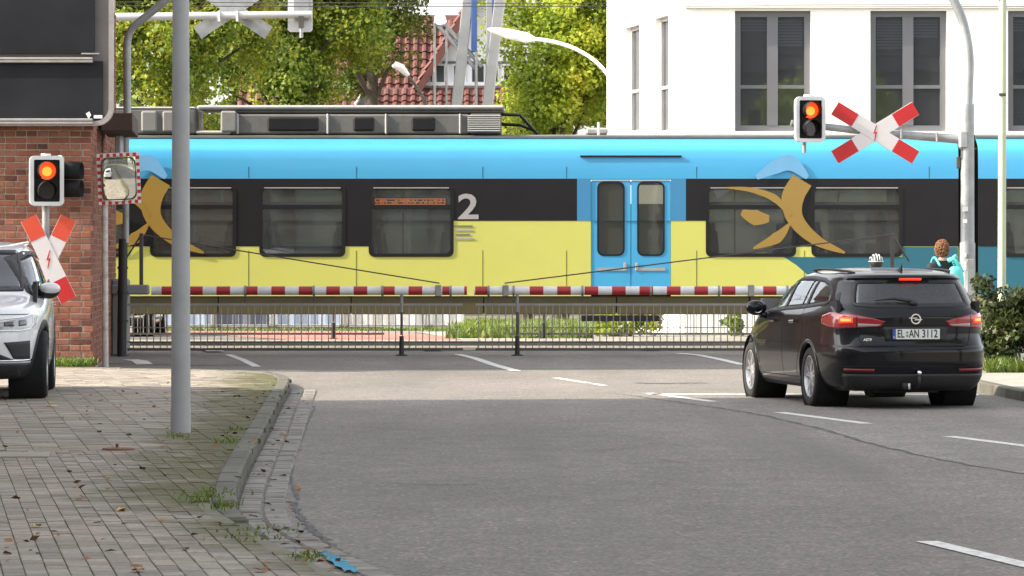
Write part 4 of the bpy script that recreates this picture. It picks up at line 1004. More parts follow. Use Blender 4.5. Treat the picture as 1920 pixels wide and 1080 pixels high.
for yy, w, h in ((392, 0.075, 0.06), (415, 0.05, 0.05), (478, 0.03, 0.05), (498, 0.035, 0.12)): MB().box((PX(1808, DR), DR-0.114, PZ(yy, DR)), (w, 0.012, h)).build('sticker', WHT, sg2)
MB().box(P(1797, 305, DR), (0.06, 0.06, 0.16), None, 0.01).build('junction_box', DARKM, sg2)
MB().box((PX(1818, DR), DR-0.11, PZ(520, DR)), (0.1, 0.02, 0.5), None, 0.006).build('service_door', GALV, sg2)

# big grey lamp post on the near pavement
DPp = 33.2
pp = G(339, 811, ZK)
lp = thing('lamp_post', 'tall plain grey post on the near pavement by the kerb', 'post', (pp.x, pp.y, ZK))
POST = M('post_grey', (0.34, 0.335, 0.335), 0.55, metal=0.15, var=0.12, scale=2.5, dirt=(0.2, 0.2, 0.2), dirt_amt=0.4)
MB().tube([(pp.x, pp.y, ZK-0.05), (pp.x, pp.y, 0.33)], [0.086, 0.0855], 28).build('base_sleeve', POST, lp, smooth=40)
MB().tube([(pp.x, pp.y, 0.325), (pp.x, pp.y, PZ(0, pp.y)), (pp.x, pp.y, 6.8)], [0.082, 0.070, 0.055], 28).build('shaft', POST, lp, smooth=40)
MB().tube([(pp.x, pp.y, 6.75), (pp.x+0.3, pp.y, 7.1), (pp.x+1.2, pp.y, 7.25)], 0.04, 12).build('arm', POST, lp, smooth=40)
MB().tube([(pp.x+1.15, pp.y, 7.25), (pp.x+1.3, pp.y, 7.26), (pp.x+1.9, pp.y, 7.28)], [0.04, 0.1, 0.05], 12).build('lamp_head', SIGW, lp, smooth=40)

# pale green post at the right edge
DG = 53.0
gp = thing('sign_post', 'slim pale green post beside the hedge at the right edge', 'post', (PX(1878, DG), DG, 0.1))
GREENP = M('pale_green_paint', (0.42, 0.47, 0.33), 0.5, var=0.1, scale=3)
MB().cyl((PX(1878, DG), DG, 0.1), P(1880, -20, DG), 0.058, 0.05, 18).build('shaft', GREENP, gp, smooth=40)
MB().box(P(1882, 8, DG+0.02), (0.06, 0.1, 0.16), None, 0.01).build('bracket', DARKM, gp); MB().box(P(1882, -40, DG), (0.3, 0.1, 0.55), None, 0.02).build('sign', DARKM, gp)
MB().cyl(P(1873, 177, DG-0.05), P(1886, 177, DG-0.05), 0.02).build('clamp', DARKM, gp)

# traffic mirror on a rusty white post
DM = 55.9
mr = thing('traffic_mirror', 'convex traffic mirror with red and white rim on a rusty post', 'mirror', (PX(197, DM), DM, 0.05))
MPOST = M('rusty_white', (0.50, 0.47, 0.43), 0.7, var=0.15, scale=9, dirt=(0.22, 0.12, 0.06), dirt_amt=0.9)
MB().cyl((PX(197, DM), DM+0.05, 0.0), P(196, 290, DM+0.05), 0.045, seg=14).build('post', MPOST, mr, smooth=40)
rotm = Matrix.Rotation(R(8), 3, 'Z') @ Matrix.Rotation(R(-3), 3, 'Y') @ Matrix.Rotation(R(7), 3, 'X'); cm = P(223, 335, DM-0.05); fnm = lambda a, b, d: cm+rotm @ Vector((a, d, b))
mw, mh = 80/F*DM, 96/F*DM
mb_ = MB().prism(rrect(mw, mh, 0.015, 2), fnm, 0.0, 0.05).build('mirror_board', SIGW, mr)
def redbox(a, b, w, h): MB().prism([(a-w/2, b-h/2), (a+w/2, b-h/2), (a+w/2, b+h/2), (a-w/2, b+h/2)], fnm, -0.003, 0.0005).build('red_block', RED2, mb_)
nx_ = 13; ww = mw/nx_; bw = 0.052
for i in range(1, nx_, 2):
    for sz in (-1, 1): redbox(-mw/2+(i+0.5)*ww, sz*(mh/2-bw/2-0.002), ww, bw)
hh = mh/15
for i in range(1, 15, 2):
    for sx in (-1, 1): redbox(sx*(mw/2-bw/2-0.002), -mh/2+(i+0.5)*hh, bw, hh)
gx, gy = mw-2*bw-0.01, mh-2*bw-0.01; A = np.zeros((17, 17, 3))
for i in range(17):
    for j in range(17):
        u, v = -1+i/8, -1+j/8; uu = u*math.sqrt(1-v*v*0.12); vv = v*math.sqrt(1-u*u*0.12)
        A[i, j] = fnm(uu*gx/2*1.04, vv*gy/2*1.04, -0.045+0.022*(u*u+v*v))
MB().grid(A).build('mirror_glass', M('mirror', (0.78, 0.8, 0.76), 0.03, metal=1.0, var=0.02), mb_, smooth=True)
MB().ring(rrect(gx*0.99, gy*0.99, 0.09), rrect(gx*0.94, gy*0.94, 0.08), fnm, -0.03, -0.002).build('gasket', BLK, mb_)

# far gantry with the backs of a signal and a crossing sign
DGn = 77.6
gn = thing('signal_gantry', 'horizontal mast arm carrying the backs of a signal and crossed boards', 'gantry', (PX(150, DGn), DGn, 0))
MB().cyl((PX(150, DGn), DGn, 0), (PX(150, DGn), DGn, PZ(20, DGn)), 0.11, seg=16).build('mast', GALV, gn, smooth=40)
MB().cyl(P(150, 33, DGn), P(584, 27, DGn), 0.082, 0.07, 16).build('arm', M('gantry_grey', (0.42, 0.43, 0.44), 0.5, var=0.1), gn, smooth=40)
cross_sign(gn, P(437, 17, DGn+0.16), (0.70, 0.47), 0.27, 0, back=True)
bkm = M('signal_back', (0.50, 0.51, 0.52), 0.5, var=0.08)
MB().prism(rrect(0.48, 0.82, 0.06), fxz(0, PX(562, DGn), PZ(20, DGn)), DGn+0.1, DGn+0.2).build('signal_back', bkm, gn)
MB().prism(rrect(0.30, 0.5, 0.03), fxz(0, PX(565, DGn), PZ(14, DGn)), DGn+0.02, DGn+0.12).build('signal_box', GALV, gn)
MB().cyl(P(565, 40, DGn), P(565, 71, DGn), 0.035).build('stub', GALV, gn); MB().box(P(565, 38, DGn-0.02), (0.1, 0.08, 0.3)).build('hinge', DARKM, gn)
for q in (411, 445): MB().box(P(q, 31, DGn+0.02), (0.04, 0.22, 0.2)).build('clamp', WHT, gn)

# overhead line
for k, (y0, y1, y2) in enumerate(((3, 6, 9), (10, 12, 12))):
    pts = [Vector((-60, 71.2, PZ(y0-8, 71.2)))]+[P(px, yy, 71.2) for px, yy in ((0, y0), (480, y0+2), (960, y1), (1440, y2-1), (1920, y2))]+[Vector((60, 71.2, PZ(y2, 71.2)))]
    one('overhead_wire', MB().tube(pts, 0.008 if k else 0.007, 6), DARKM, ('upper' if k == 0 else 'lower')+' thin overhead wire running along the railway', 'wire', 'overhead wires', base=(0, 71.2, 6))

# steel mast structure with blue column behind the train
DS = 92.0
SG = M('steel_grey', (0.20, 0.21, 0.22), 0.5, metal=0.2, var=0.12); SB = M('steel_blue', (0.02, 0.06, 0.19), 0.45, var=0.1)
ms = thing('steel_mast', 'grey steel bridge mast with blue column and lattice strut', 'mast', (PX(900, DS), DS, 0))
def bar(p0, p1, w, mat, nm, dy=0.25):
    a, b = P(*p0, DS), P(*p1, DS); d = (b-a); ln = d.length; rot = d.to_track_quat('Z', 'Y').to_matrix()
    MB().box((a+b)/2, (w/F*DS, dy, ln), rot, 0.02).build(nm, mat, ms)
bar((884, -60), (832, 420), 15, SG, 'leg'); bar((944, -60), (885, 450), 24, SG, 'leg'); bar((918, -60), (918, 520), 13, SG, 'leg')
bar((889, -60), (889, 98), 11, SB, 'blue_column'); bar((927, -60), (927, 120), 12, SB, 'blue_column'); bar((893, 96), (893, 500), 5, SG, 'post')
for o_ in (0, 11): bar((818+o_, 44-o_*0.35), (893+o_, 130-o_*0.4), 5, SG, 'lattice_chord', 0.1)
for k in range(6): bar((822+13*k, 48+15*k), (836+13*k, 46+15*k), 3, SG, 'lattice_brace', 0.05)
bar((815, 42), (815, 500), 4.5, SG, 'post', 0.1); bar((837, 42), (837, 500), 4.5, SG, 'post', 0.1)
MB().lathe([(0, -0.08), (0.14, -0.08), (0.14, 0.08), (0, 0.08)], P(825, 36, DS), (0, 1, 0), 20).build('pulley', SIGW, ms); bar((814, 42), (838, 42), 6, SIGW, 'pulley_bracket', 0.12)
# street lamps beyond the railway
D9 = 93.0
l1 = thing('street_lamp', 'small dark street lamp with pale head in front of the red roof', 'street lamp', (PX(805, D9), D9, 0), group='street lamps beyond the railway')
MB().tube([(PX(806, D9), D9, 0), P(806, 260, D9), P(797, 190, D9), P(778, 158, D9), P(760, 135, D9)], [0.07, 0.06, 0.05, 0.035, 0.03], 10).build('post', DARKM, l1, smooth=40)
MB().tube([P(766, 142, D9), P(752, 127, D9), P(741, 122, D9), P(735, 125, D9)], [0.05, 0.1, 0.09, 0.03], 12).build('lamp_head', SIGW, l1, smooth=40)
D10 = 91.0
l2 = thing('street_lamp', 'white street lamp with long curved arm left of the white building', 'street lamp', (PX(1158, D10), D10, 0), group='street lamps beyond the railway')
MB().tube([(PX(1158, D10), D10, 0), P(1158, 200, D10)]+bez(P(1158, 190, D10), P(1150, 120, D10), P(1080, 78, D10), P(1000, 73, D10), 14), [0.08, 0.06]+[0.045]*15, 12).build('post', M('lamp_white', (0.72, 0.72, 0.70), 0.4, var=0.04), l2, smooth=40)
MB().tube([P(1004, 74, D10), P(985, 70, D10), P(950, 63, D10), P(925, 57, D10), P(914, 55, D10)], [0.05, 0.12, 0.12, 0.07, 0.03], 14).build('lamp_head', MATS['lamp_white'], l2, smooth=40)

# ------------------------------------------------------------------ cars: lofted shells with fitted panels
def pchip(x, y, q):
    x = np.asarray(x, float); y = np.asarray(y, float); h = np.diff(x); d = np.diff(y)/h; m = np.zeros(len(x))
    for i in range(1, len(x)-1):
        if d[i-1]*d[i] > 0:
            w1 = 2*h[i]+h[i-1]; w2 = h[i]+2*h[i-1]; m[i] = (w1+w2)/(w1/d[i-1]+w2/d[i])
    m[0] = d[0]; m[-1] = d[-1]
    k = np.clip(np.searchsorted(x, q)-1, 0, len(h)-1); t = (q-x[k])/h[k]
    return ((1+2*t)*(1-t)**2*y[k]+t*(1-t)**2*h[k]*m[k]+t*t*(3-2*t)*y[k+1]+t*t*(t-1)*h[k]*m[k+1])
class Shell:
    def __init__(s, rows, bow=(0.07, 0.10)):
        s.r = np.array(rows, float); s.bow = bow; s.cache = {}
    def loop(s, z):
        key = round(float(z), 4)
        if key in s.cache: return s.cache[key]
        z = min(max(z, s.r[0, 0]), s.r[-1, 0])
        xr, xf, w, nr, nf = [float(pchip(s.r[:, 0], s.r[:, k], np.array(z))) for k in range(1, 6)]
        ph = np.linspace(0, math.pi, 900); c = (xr+xf)/2; a = (xf-xr)/2
        n = np.where(ph < math.pi/2, nr, nf); cs = np.cos(ph); sn = np.sin(ph)
        x = c-a*np.sign(cs)*np.abs(cs)**(2/n); y = w*np.abs(sn)**(2/n)
        u = (x-c)/a; f = np.clip(w/0.5, 0, 1)
        x = x+np.where(u < 0, s.bow[0]*f*(y/max(w, .01))**2*np.clip((-u-0.3)/0.7, 0, 1), -s.bow[1]*f*(y/max(w, .01))**2*np.clip((u-0.3)/0.7, 0, 1))
        y = y*(1-0.055*np.clip(-u-0.25, 0, 1)**2-0.10*np.clip(u-0.2, 0, 1)**2)
        d = np.r_[0, np.cumsum(np.hypot(np.diff(x), np.diff(y)))]
        s.cache[key] = (x, y, d); return s.cache[key]
    def pt(s, mode, u, z, side=1):
        x, y, d = s.loop(z)
        if mode == 'side':
            xs = np.maximum.accumulate(x+np.arange(len(x))*1e-9); return np.array([u, side*np.interp(u, xs, y), z])
        q = abs(u) if mode == 'rear' else d[-1]-abs(u); sg = (1 if u >= 0 else -1)*side
        return np.array([np.interp(q, d, x), sg*np.interp(q, d, y), z])
    def off(s, mode, u, z, o, side=1):
        e = 0.006; p = s.pt(mode, u, z, side); a = s.pt(mode, u+e, z, side)-s.pt(mode, u-e, z, side); b = s.pt(mode, u, z+e, side)-s.pt(mode, u, z-e, side)
        n = np.cross(a, b); ln = np.linalg.norm(n)
        if ln < 1e-9: return p
        n /= ln; c = np.array([s.r[:, 2].max()/2, 0, 0.6])
        if np.dot(n, p-c) < 0: n = -n
        return p+n*o
    def body(s, holes, arches, N=130, zs=None):
        V = []; meta = []
        for z in zs:
            x, y, d = s.loop(z); t = np.linspace(0, d[-1], N); V.append(np.c_[np.interp(t, d, x), np.interp(t, d, y), np.full(N, z)]); meta.append(np.c_[t, d[-1]-t])
        V = np.array(V); meta = np.array(meta); C = (V[:-1, :-1]+V[1:, :-1]+V[:-1, 1:]+V[1:, 1:])/4; Mt = (meta[:-1, :-1]+meta[1:, 1:])/2
        keep = np.ones(C.shape[:2], bool)
        for mode, poly in holes:
            u = C[..., 0] if mode == 'side' else (Mt[..., 0] if mode == 'rear' else Mt[..., 1])
            ins = in_poly(u, C[..., 2], poly)
            if mode == 'side': ins &= (C[..., 1] > 0.35)
            keep &= ~ins
        for xw, zw, r in arches: keep &= ~((np.hypot(C[..., 0]-xw, C[..., 2]-zw) < r) & (C[..., 1] > 0.5))
        mb = MB(); nz, nn, _ = V.shape
        for sg in (1, -1):
            vs = V.copy(); vs[..., 1] *= sg
            mb.add(vs.reshape(-1, 3), [(i*nn+j, i*nn+j+1, (i+1)*nn+j+1, (i+1)*nn+j) if sg < 0 else (i*nn+j, (i+1)*nn+j, (i+1)*nn+j+1, i*nn+j+1) for i in range(nz-1) for j in range(nn-1) if keep[i, j]])
        return mb
    def patch(s, mode, bot, top, off=0.004, side=1, nx=18, nz=8, thick=0.01):
        b = even([Vector(q) for q in bot], 1e-6) if False else None
        def rs(pts):
            pts = np.array(pts, float); d = np.r_[0, np.cumsum(np.hypot(*np.diff(pts, axis=0).T))]; t = np.linspace(0, d[-1], nx+1)
            return np.c_[np.interp(t, d, pts[:, 0]), np.interp(t, d, pts[:, 1])]
        B, T = rs(bot), rs(top); A = []
        for j in range(nz+1):
            q = B+(T-B)*j/nz; A.append([s.off(mode, u, z, off, side) for u, z in q])
        A = np.array(A); mb = MB().grid(A)
        if thick:
            rim = list(range(0, nx+1)); e = [(0, i) for i in range(nx+1)]+[(j, nx) for j in range(1, nz+1)]+[(nz, i) for i in range(nx-1, -1, -1)]+[(j, 0) for j in range(nz-1, 0, -1)]
            out = [A[i, k] for i, k in e]; inn = []
            for i, k in e:
                q = (B[k]+(T[k]-B[k])*i/nz); inn.append(s.off(mode, q[0], q[1], off-thick, side))
            n = len(out); mb.add(out+inn, [(i, (i+1) % n, (i+1) % n+n, i+n) for i in range(n)])
        return mb
    def strip(s, mode, pts, w, off=0.004, side=1, closed=False, step=0.03, thick=0.008):
        P2 = [Vector(p) for p in pts]+([Vector(pts[0])] if closed else [])
        P2 = even(P2, step); n = len(P2); rows = []
        for i, p in enumerate(P2):
            a = P2[i-1] if i > 0 else (P2[-2] if closed else P2[0]); b = P2[i+1] if i < n-1 else (P2[1] if closed else P2[-1]); t = (b-a).normalized(); nn = Vector((-t.y, t.x))*w/2
            l, r = p+nn, p-nn
            rows.append([s.off(mode, l.x, l.y, off-thick, side), s.off(mode, l.x, l.y, off, side), s.off(mode, r.x, r.y, off, side), s.off(mode, r.x, r.y, off-thick, side)])
        return MB().grid(np.array(rows))

TYRE = M('tyre', (0.012, 0.012, 0.012), 0.85, var=0.2); RIM = M('alloy', (0.52, 0.52, 0.53), 0.35, metal=0.8, var=0.06); CHROME = M('chrome', (0.8, 0.8, 0.8), 0.12, metal=1.0, var=0.02)
PLAST = M('black_plastic', (0.014, 0.014, 0.015), 0.6, var=0.15); SHUT = M('shut_line', (0.004, 0.004, 0.004), 0.9); CGL = glass_mat('car_glass', (0.80, 0.83, 0.81), 0.16, (0.10, 0.105, 0.105))
CIN = M('car_interior', (0.028, 0.028, 0.03), 0.85, var=0.2); TAIL = M('tail_red', (0.30, 0.008, 0.013), 0.18, var=0.1, coat=1.0); TAILW = M('reverse_lens', (0.30, 0.26, 0.26), 0.2, coat=0.8)
BRK = M('brake_lit', (1, 0.1, 0.03), 0.4, emit=(1.0, 0.02, 0.008), estr=0.5); BRKH = M('brake_core', (1, 0.3, 0.1), 0.4, emit=(1.0, 0.13, 0.03), estr=1.0)
REFL = M('reflector_red', (0.16, 0.01, 0.015), 0.3)
def make_wheel(parent, x, y, z, r, side, wd=0.205, rr=0.225, spokes=5, rimmat=None):
    s = side; c = (x, y, z); ax = (0, s, 0)
    ty = MB().lathe([(rr, wd/2-0.03), (rr+0.012, wd/2-0.005), (r-0.03, wd/2), (r-0.012, wd/2-0.012), (r, wd/2-0.04), (r, -wd/2+0.04), (r-0.02, -wd/2), (rr, -wd/2+0.01)], c, ax, 40).build('wheel', TYRE, parent, smooth=40, local=True)
    def sub(mb, nm, mt, sm=40):
        o = mb.build(nm, mt, ty, smooth=sm, local=True); return o
    sub(MB().lathe([(rr+0.004, wd/2-0.012), (rr-0.012, wd/2-0.008), (rr-0.022, wd/2-0.04), (rr-0.04, -wd/2+0.02)], c, ax, 40), 'rim', rimmat or RIM)
    sub(MB().lathe([(rr-0.03, -0.01), (0.0, -0.01)], c, ax, 30), 'brake_disc', M('brake_disc', (0.05, 0.05, 0.05), 0.5, metal=0.5), False)
    sub(MB().lathe([(0.0, wd/2-0.022), (0.04, wd/2-0.024), (0.062, wd/2-0.035), (0.068, wd/2-0.07)], c, ax, 20), 'hub', rimmat or RIM)
    sp = MB()
    for k in range(spokes):
        for dd in (-0.16, 0.16):
            a = 2*math.pi*k/spokes+0.3; a1 = a+dd*0.5; a2 = a+dd*1.5
            u1, u2 = Vector((math.cos(a1), 0, math.sin(a1))), Vector((math.cos(a2), 0, math.sin(a2))); n1, n2 = Vector((-u1.z, 0, u1.x)), Vector((-u2.z, 0, u2.x)); C_ = Vector(c)
            q = [C_+u1*0.045-n1*0.016, C_+u1*0.045+n1*0.016, C_+u2*(rr-0.01)+n2*0.013, C_+u2*(rr-0.01)-n2*0.013]
            o_ = Vector((0, s*(wd/2-0.028), 0)); i_ = Vector((0, s*(wd/2-0.075), 0))
            sp.add([v+o_ for v in q]+[v+i_ for v in q], [(0, 1, 2, 3), (0, 4, 5, 1), (1, 5, 6, 2), (2, 6, 7, 3), (3, 7, 4, 0)])
    sub(sp, 'spokes', rimmat or RIM, False); return ty
def interior(parent, xr, xf, w, zf, zseat, ztop):
    MB().box(((xr+xf)/2, 0, zf), (xf-xr, w*2, 0.06)).build('cabin_floor', CIN, parent, local=True)
    for sgn in (-1, 1): MB().box(((xr+xf)/2, sgn*(w+0.02), (zf+zseat)/2+0.12), (xf-xr, 0.04, zseat-zf+0.1)).build('door_card', CIN, parent, local=True)
    def seat(x, y, wd, nh):
        b = MB().box((x+0.25, y, zseat-0.45), (0.5, wd, 0.18), None, 0.05).box((x, y, zseat-0.12), (0.14, wd, 0.68), Matrix.Rotation(R(-14), 3, 'Y'), 0.05)
        st = b.build('seat', CIN, parent, local=True, smooth=40)
        for k in range(nh): MB().box((x-0.1, y+(k-(nh-1)/2)*wd/nh, zseat+0.30), (0.09, min(0.26, wd/nh*0.75), 0.16), Matrix.Rotation(R(-8), 3, 'Y'), 0.035).build('headrest', CIN, st, local=True, smooth=40)
    seat(xr+0.95, 0, w*1.75, 3); seat(xr+1.95, 0.37, 0.5, 1); seat(xr+1.95, -0.37, 0.5, 1)
    MB().box((xf-0.45, 0, zseat-0.15), (0.45, w*1.85, 0.34), None, 0.08).build('dashboard', CIN, parent, local=True, smooth=40)
    sw = MB(); c = Vector((xf-0.72, 0.37, zseat+0.0)); ring_ = [c+Vector((0.07*math.sin(a), 0.18*math.cos(a), 0.17*math.sin(a))) for a in np.linspace(0, 2*math.pi, 25)]
    sw.tube(ring_, 0.016, 8).build('steering_wheel', CIN, parent, local=True, smooth=40)
def mirror(parent, x, y, z, side, mat, ang=0.0):
    b = MB().sphere((x, y+side*0.13, z+0.02), (0.075, 0.125, 0.085), 16, 10); b.tube([(x+0.02, y-side*0.04, z-0.08), (x, y+side*0.08, z-0.05)], [0.03, 0.045], 10)
    m = b.build('door_mirror', mat, parent, local=True, smooth=True)
    return m

# ---- black estate car waiting at the stop line
TH = R(10.3); O1 = Vector((4.257, 41.4, 0))
car = thing('estate_car', 'black estate car waiting with its brake lights on at the stop line', 'car', O1, R(90)+TH)
PBL = M('paint_black', (0.006, 0.0063, 0.0085), 0.3, var=0.05, scale=1.0, coat=0.5, spec=0.1)
S1 = Shell([  # z, x rear, x front, half width, n rear, n front
    (0.19, .17, 4.56, .80, 7, 5), (0.25, .07, 4.64, .855, 7, 5), (0.36, .025, 4.69, .888, 7.5, 5), (0.50, .0, 4.70, .902, 7.5, 5), (0.60, .0, 4.69, .906, 7.5, 5), (0.645, .012, 4.68, .906, 7.5, 5),
    (0.67, .055, 4.66, .904, 7.5, 5), (0.80, .085, 4.56, .900, 7, 4.5), (0.90, .085, 4.40, .896, 7, 4.2), (0.96, .085, 4.20, .888, 7, 4), (1.00, .10, 3.90, .875, 6.5, 4), (1.045, .135, 3.60, .852, 6.5, 5),
    (1.09, .175, 3.46, .826, 6, 5), (1.20, .262, 3.22, .782, 6, 5), (1.30, .338, 2.97, .735, 6, 5), (1.355, .372, 2.80, .700, 6, 5), (1.375, .33, 2.72, .685, 6, 5), (1.40, .335, 2.62, .662, 5.5, 5),
    (1.425, .42, 2.50, .622, 5, 4.5), (1.45, .68, 2.34, .556, 4.5, 4), (1.468, 1.0, 2.2, .47, 4, 3.5), (1.480, 1.3, 2.05, .35, 3.5, 3), (1.486, 1.55, 1.9, .16, 3, 3)], (0.085, 0.12))
DLO = [(3.30, .99), (2.95, 1.17), (2.62, 1.34), (2.2, 1.368), (1.6, 1.372), (1.15, 1.355), (.88, 1.315), (.72, 1.24), (.66, 1.15), (.74, 1.105), (1.4, 1.065), (2.3, 1.03)]
RW = [(-.1, 1.095), (.60, 1.095), (.645, 1.13), (.56, 1.34), (-.1, 1.352)]; FW = [(-.1, 1.07), (.66, 1.07), (.55, 1.36), (-.1, 1.37)]
zs1 = np.unique(np.r_[np.arange(.19, 1.40, .0125), np.linspace(1.40, 1.486, 22)])
XR1, XF1, ZW = 1.12, 3.78, 0.318
bd = S1.body([('side', DLO), ('rear', RW), ('front', FW)], [(XR1, .33, .362), (XF1, .33, .362)], 180, zs1)
bd.add([(1.55, -.13, 1.4862), (1.9, -.13, 1.4862), (1.9, .13, 1.4862), (1.55, .13, 1.4862)], [(0, 1, 2, 3)])
bd.build('body', PBL, car, smooth=50, local=True)
def fit(parent, name, mat, mb, sm=True): return mb.build(name, mat, parent, smooth=sm, local=True)
for sd in (1, -1):
    fit(car, 'side_window', CGL, S1.patch('side', [(3.24, .995), (2.32, 1.035)], [(2.60, 1.335), (2.26, 1.358)], -0.002, sd))
    fit(car, 'side_window', CGL, S1.patch('side', [(2.24, 1.04), (1.44, 1.07)], [(2.18, 1.36), (1.36, 1.36)], -0.002, sd))
    fit(car, 'quarter_window', CGL, S1.patch('side', [(1.38, 1.072), (1.0, 1.09), (.76, 1.112), (.69, 1.15)], [(1.31, 1.36), (1.1, 1.345), (.88, 1.305), (.72, 1.22)], -0.002, sd))
    fit(car, 'window_trim', PLAST, S1.strip('side', DLO, .04, .003, sd, True, .04))
    for a, b, w in (((2.28, 1.03), (2.22, 1.362), .07), ((1.41, 1.066), (1.335, 1.362), .055), ((1.62, 1.06), (1.52, 1.365), .02), ((2.96, 1.005), (2.84, 1.22), .03)): fit(car, 'pillar', PLAST, S1.strip('side', [a, b], w, .004, sd))
    for xw in (XR1, XF1):
        arc = [(xw+.372*math.cos(a), .33+.372*math.sin(a)) for a in np.linspace(R(-20), R(200), 40) if .33+.372*math.sin(a) > .2]
        fit(car, 'arch_lip', PBL, S1.strip('side', arc, .034, .007, sd, False, .03, .05))
        fit(car, 'wheel_well', SHUT, MB().lathe([(.385, -.17), (.385, .18)], (xw, sd*.70, .33), (0, sd, 0), 40)); fit(car, 'wheel_well', SHUT, MB().lathe([(.385, 0), (0, 0)], (xw, sd*.54, .33), (0, sd, 0), 40))
        make_wheel(car, xw, sd*.785, ZW, .318, sd, .215, .222)
    # doors: shut lines, handles, crease
    for ln in ([(2.27, 1.03), (2.25, .8), (2.22, .36), (2.2, .30)], [(1.44, 1.07), (1.36, .9), (1.40, .72), (1.62, .42), (1.64, .30)], [(3.32, .98), (3.36, .75), (3.30, .36), (3.28, .30)], [(3.28, .305), (1.64, .305)]): fit(car, 'shut_line', SHUT, S1.strip('side', ln, .008, .0015, sd, False, .05))
    for hx in (1.75, 2.62): fit(car, 'door_handle', PBL, S1.strip('side', [(hx-.1, .90), (hx+.1, .895)], .03, .03, sd, False, .04, .03))
    fit(car, 'sill', PLAST, S1.strip('side', [(1.55, .235), (3.3, .235)], .07, .006, sd, False, .1))
    mr_ = mirror(car, 3.06, sd*.86, 1.01, sd, PBL)
    fit(mr_, 'mirror_glass', CHROME, MB().lathe([(0.0, .0), (.055, .0), (.06, .01)], (3.0, sd*.99, 1.03), (-1, 0, 0), 18))
    # tail lamps
    tl = fit(car, 'tail_lamp', TAIL, S1.patch('rear', [(.37, .872), (.60, .858), (.86, .845), (1.02, .86), (1.20, .90)], [(.33, .922), (.45, .955), (.60, .98), (.84, 1.008), (1.0, 1.01), (1.20, .97)], .012, sd, 30, 10, .02))
    fit(tl, 'reverse_lens', TAILW, S1.patch('rear', [(.40, .874), (.61, .864)], [(.37, .890), (.61, .902)], .016, sd, 10, 3, .01))
    fit(tl, 'brake_light', BRK, S1.patch('rear', [(.665, .908), (.83, .902)], [(.665, .962), (.83, .966)], .016, sd, 10, 3, .01))
    fit(tl, 'brake_core', BRKH, S1.patch('rear', [(.685, .922), (.805, .920)], [(.685, .948), (.805, .950)], .019, sd, 10, 3, .01))
    fit(tl, 'lamp_divider', SHUT, S1.strip('rear', [(.625, .868), (.625, .975)], .008, .0135, sd, False, .02))
    fit(car, 'bumper_reflector', REFL, S1.patch('rear', [(.46, .395), (.80, .40)], [(.46, .425), (.80, .428)], .006, sd, 12, 2))
    fit(car, 'shut_line', SHUT, S1.strip('rear', [(.64, 1.0), (.625, .87), (.60, .72), (.56, .668)], .009, .002, sd, False, .03))
    fit(car, 'head_lamp', TAILW, S1.patch('front', [(.45, .66), (.85, .68)], [(.45, .74), (.95, .80)], .006, sd))
    rail = [Vector(S1.pt('side', xx, 1.428, sd))*1.0+Vector((0, sd*-.005, zz)) for xx, zz in ((.62, .0), (.75, .022), (1.2, .036), (1.7, .040), (2.1, .030), (2.3, .012), (2.42, -.01))]
    fit(car, 'roof_rail', PLAST, MB().tube(rail, .013, 8))
    fit(car, 'trim_pad', PLAST, S1.patch('side', [(.56, 1.13), (.47, 1.13)], [(.57, 1.22), (.53, 1.22)], .003, sd, 6, 4))
fit(car, 'rear_window', CGL, S1.patch('rear', [(-.63, 1.105), (-.4, 1.095), (.4, 1.095), (.63, 1.105)], [(-.565, 1.345), (0, 1.352), (.565, 1.345)], -.001, 1, 24, 10))
fit(car, 'window_trim', PLAST, S1.strip('rear', [(-.645, 1.10), (-.4, 1.088), (0, 1.086), (.4, 1.088), (.645, 1.10), (.60, 1.25), (.565, 1.338), (0, 1.343), (-.565, 1.338), (-.60, 1.25)], .045, .003, 1, True, .05))
fit(car, 'windscreen', CGL, S1.patch('front', [(-.64, 1.08), (.64, 1.08)], [(-.54, 1.355), (.54, 1.355)], -.001, 1, 24, 10))
fit(car, 'high_brake_light', BRK, S1.patch('rear', [(-.135, 1.352), (.105, 1.352)], [(-.135, 1.372), (.105, 1.372)], .012, 1, 10, 2, .02))
fit(car, 'high_brake_core', BRKH, S1.patch('rear', [(-.12, 1.357), (.09, 1.357)], [(-.12, 1.367), (.09, 1.367)], .015, 1, 10, 2, .02))
fit(car, 'shut_line', SHUT, S1.strip('rear', [(-.60, .668), (0, .664), (.60, .668)], .012, .002, 1, False, .05))
fit(car, 'tailgate_groove', SHUT, S1.strip('rear', [(-.36, .882), (0, .878), (.36, .882)], .016, .003, 1, False, .05))
fit(car, 'diffuser', PLAST, S1.patch('rear', [(-.78, .215), (.78, .215)], [(-.82, .37), (.82, .37)], .006, 1, 24, 6))
fit(car, 'bumper_line', SHUT, S1.strip('rear', [(-.85, .452), (0, .448), (.85, .452)], .008, .002, 1, False, .05))
# number plate, badge, lettering
PLW = M('plate_white', (0.68, 0.68, 0.66), 0.4, var=0.05, scale=8); PLB = M('plate_blue', (0.03, 0.07, 0.32), 0.4); PLK = M('plate_ink', (0.012, 0.012, 0.012), 0.5)
xpl = S1.pt('rear', 0, .79)[0]-.022
pt_ = Matrix(((0, 0, -1, 0), (-1, 0, 0, 0), (0, 1, 0, 0), (0, 0, 0, 1)))
fit(car, 'plate_recess', PLAST, S1.patch('rear', [(-.33, .715), (.33, .715)], [(-.36, .868), (.36, .868)], .003, 1, 14, 4))
plate = MB().box((xpl+.006, 0, .79), (.012, .53, .118), None, .003).build('number_plate', PLAST, car, local=True)
MB().box((xpl-.0015, -.018, .79), (.004, .478, .106)).build('plate_field', PLW, plate, local=True)
MB().box((xpl-.0018, .239, .79), (.004, .034, .106)).build('euro_band', PLB, plate, local=True)
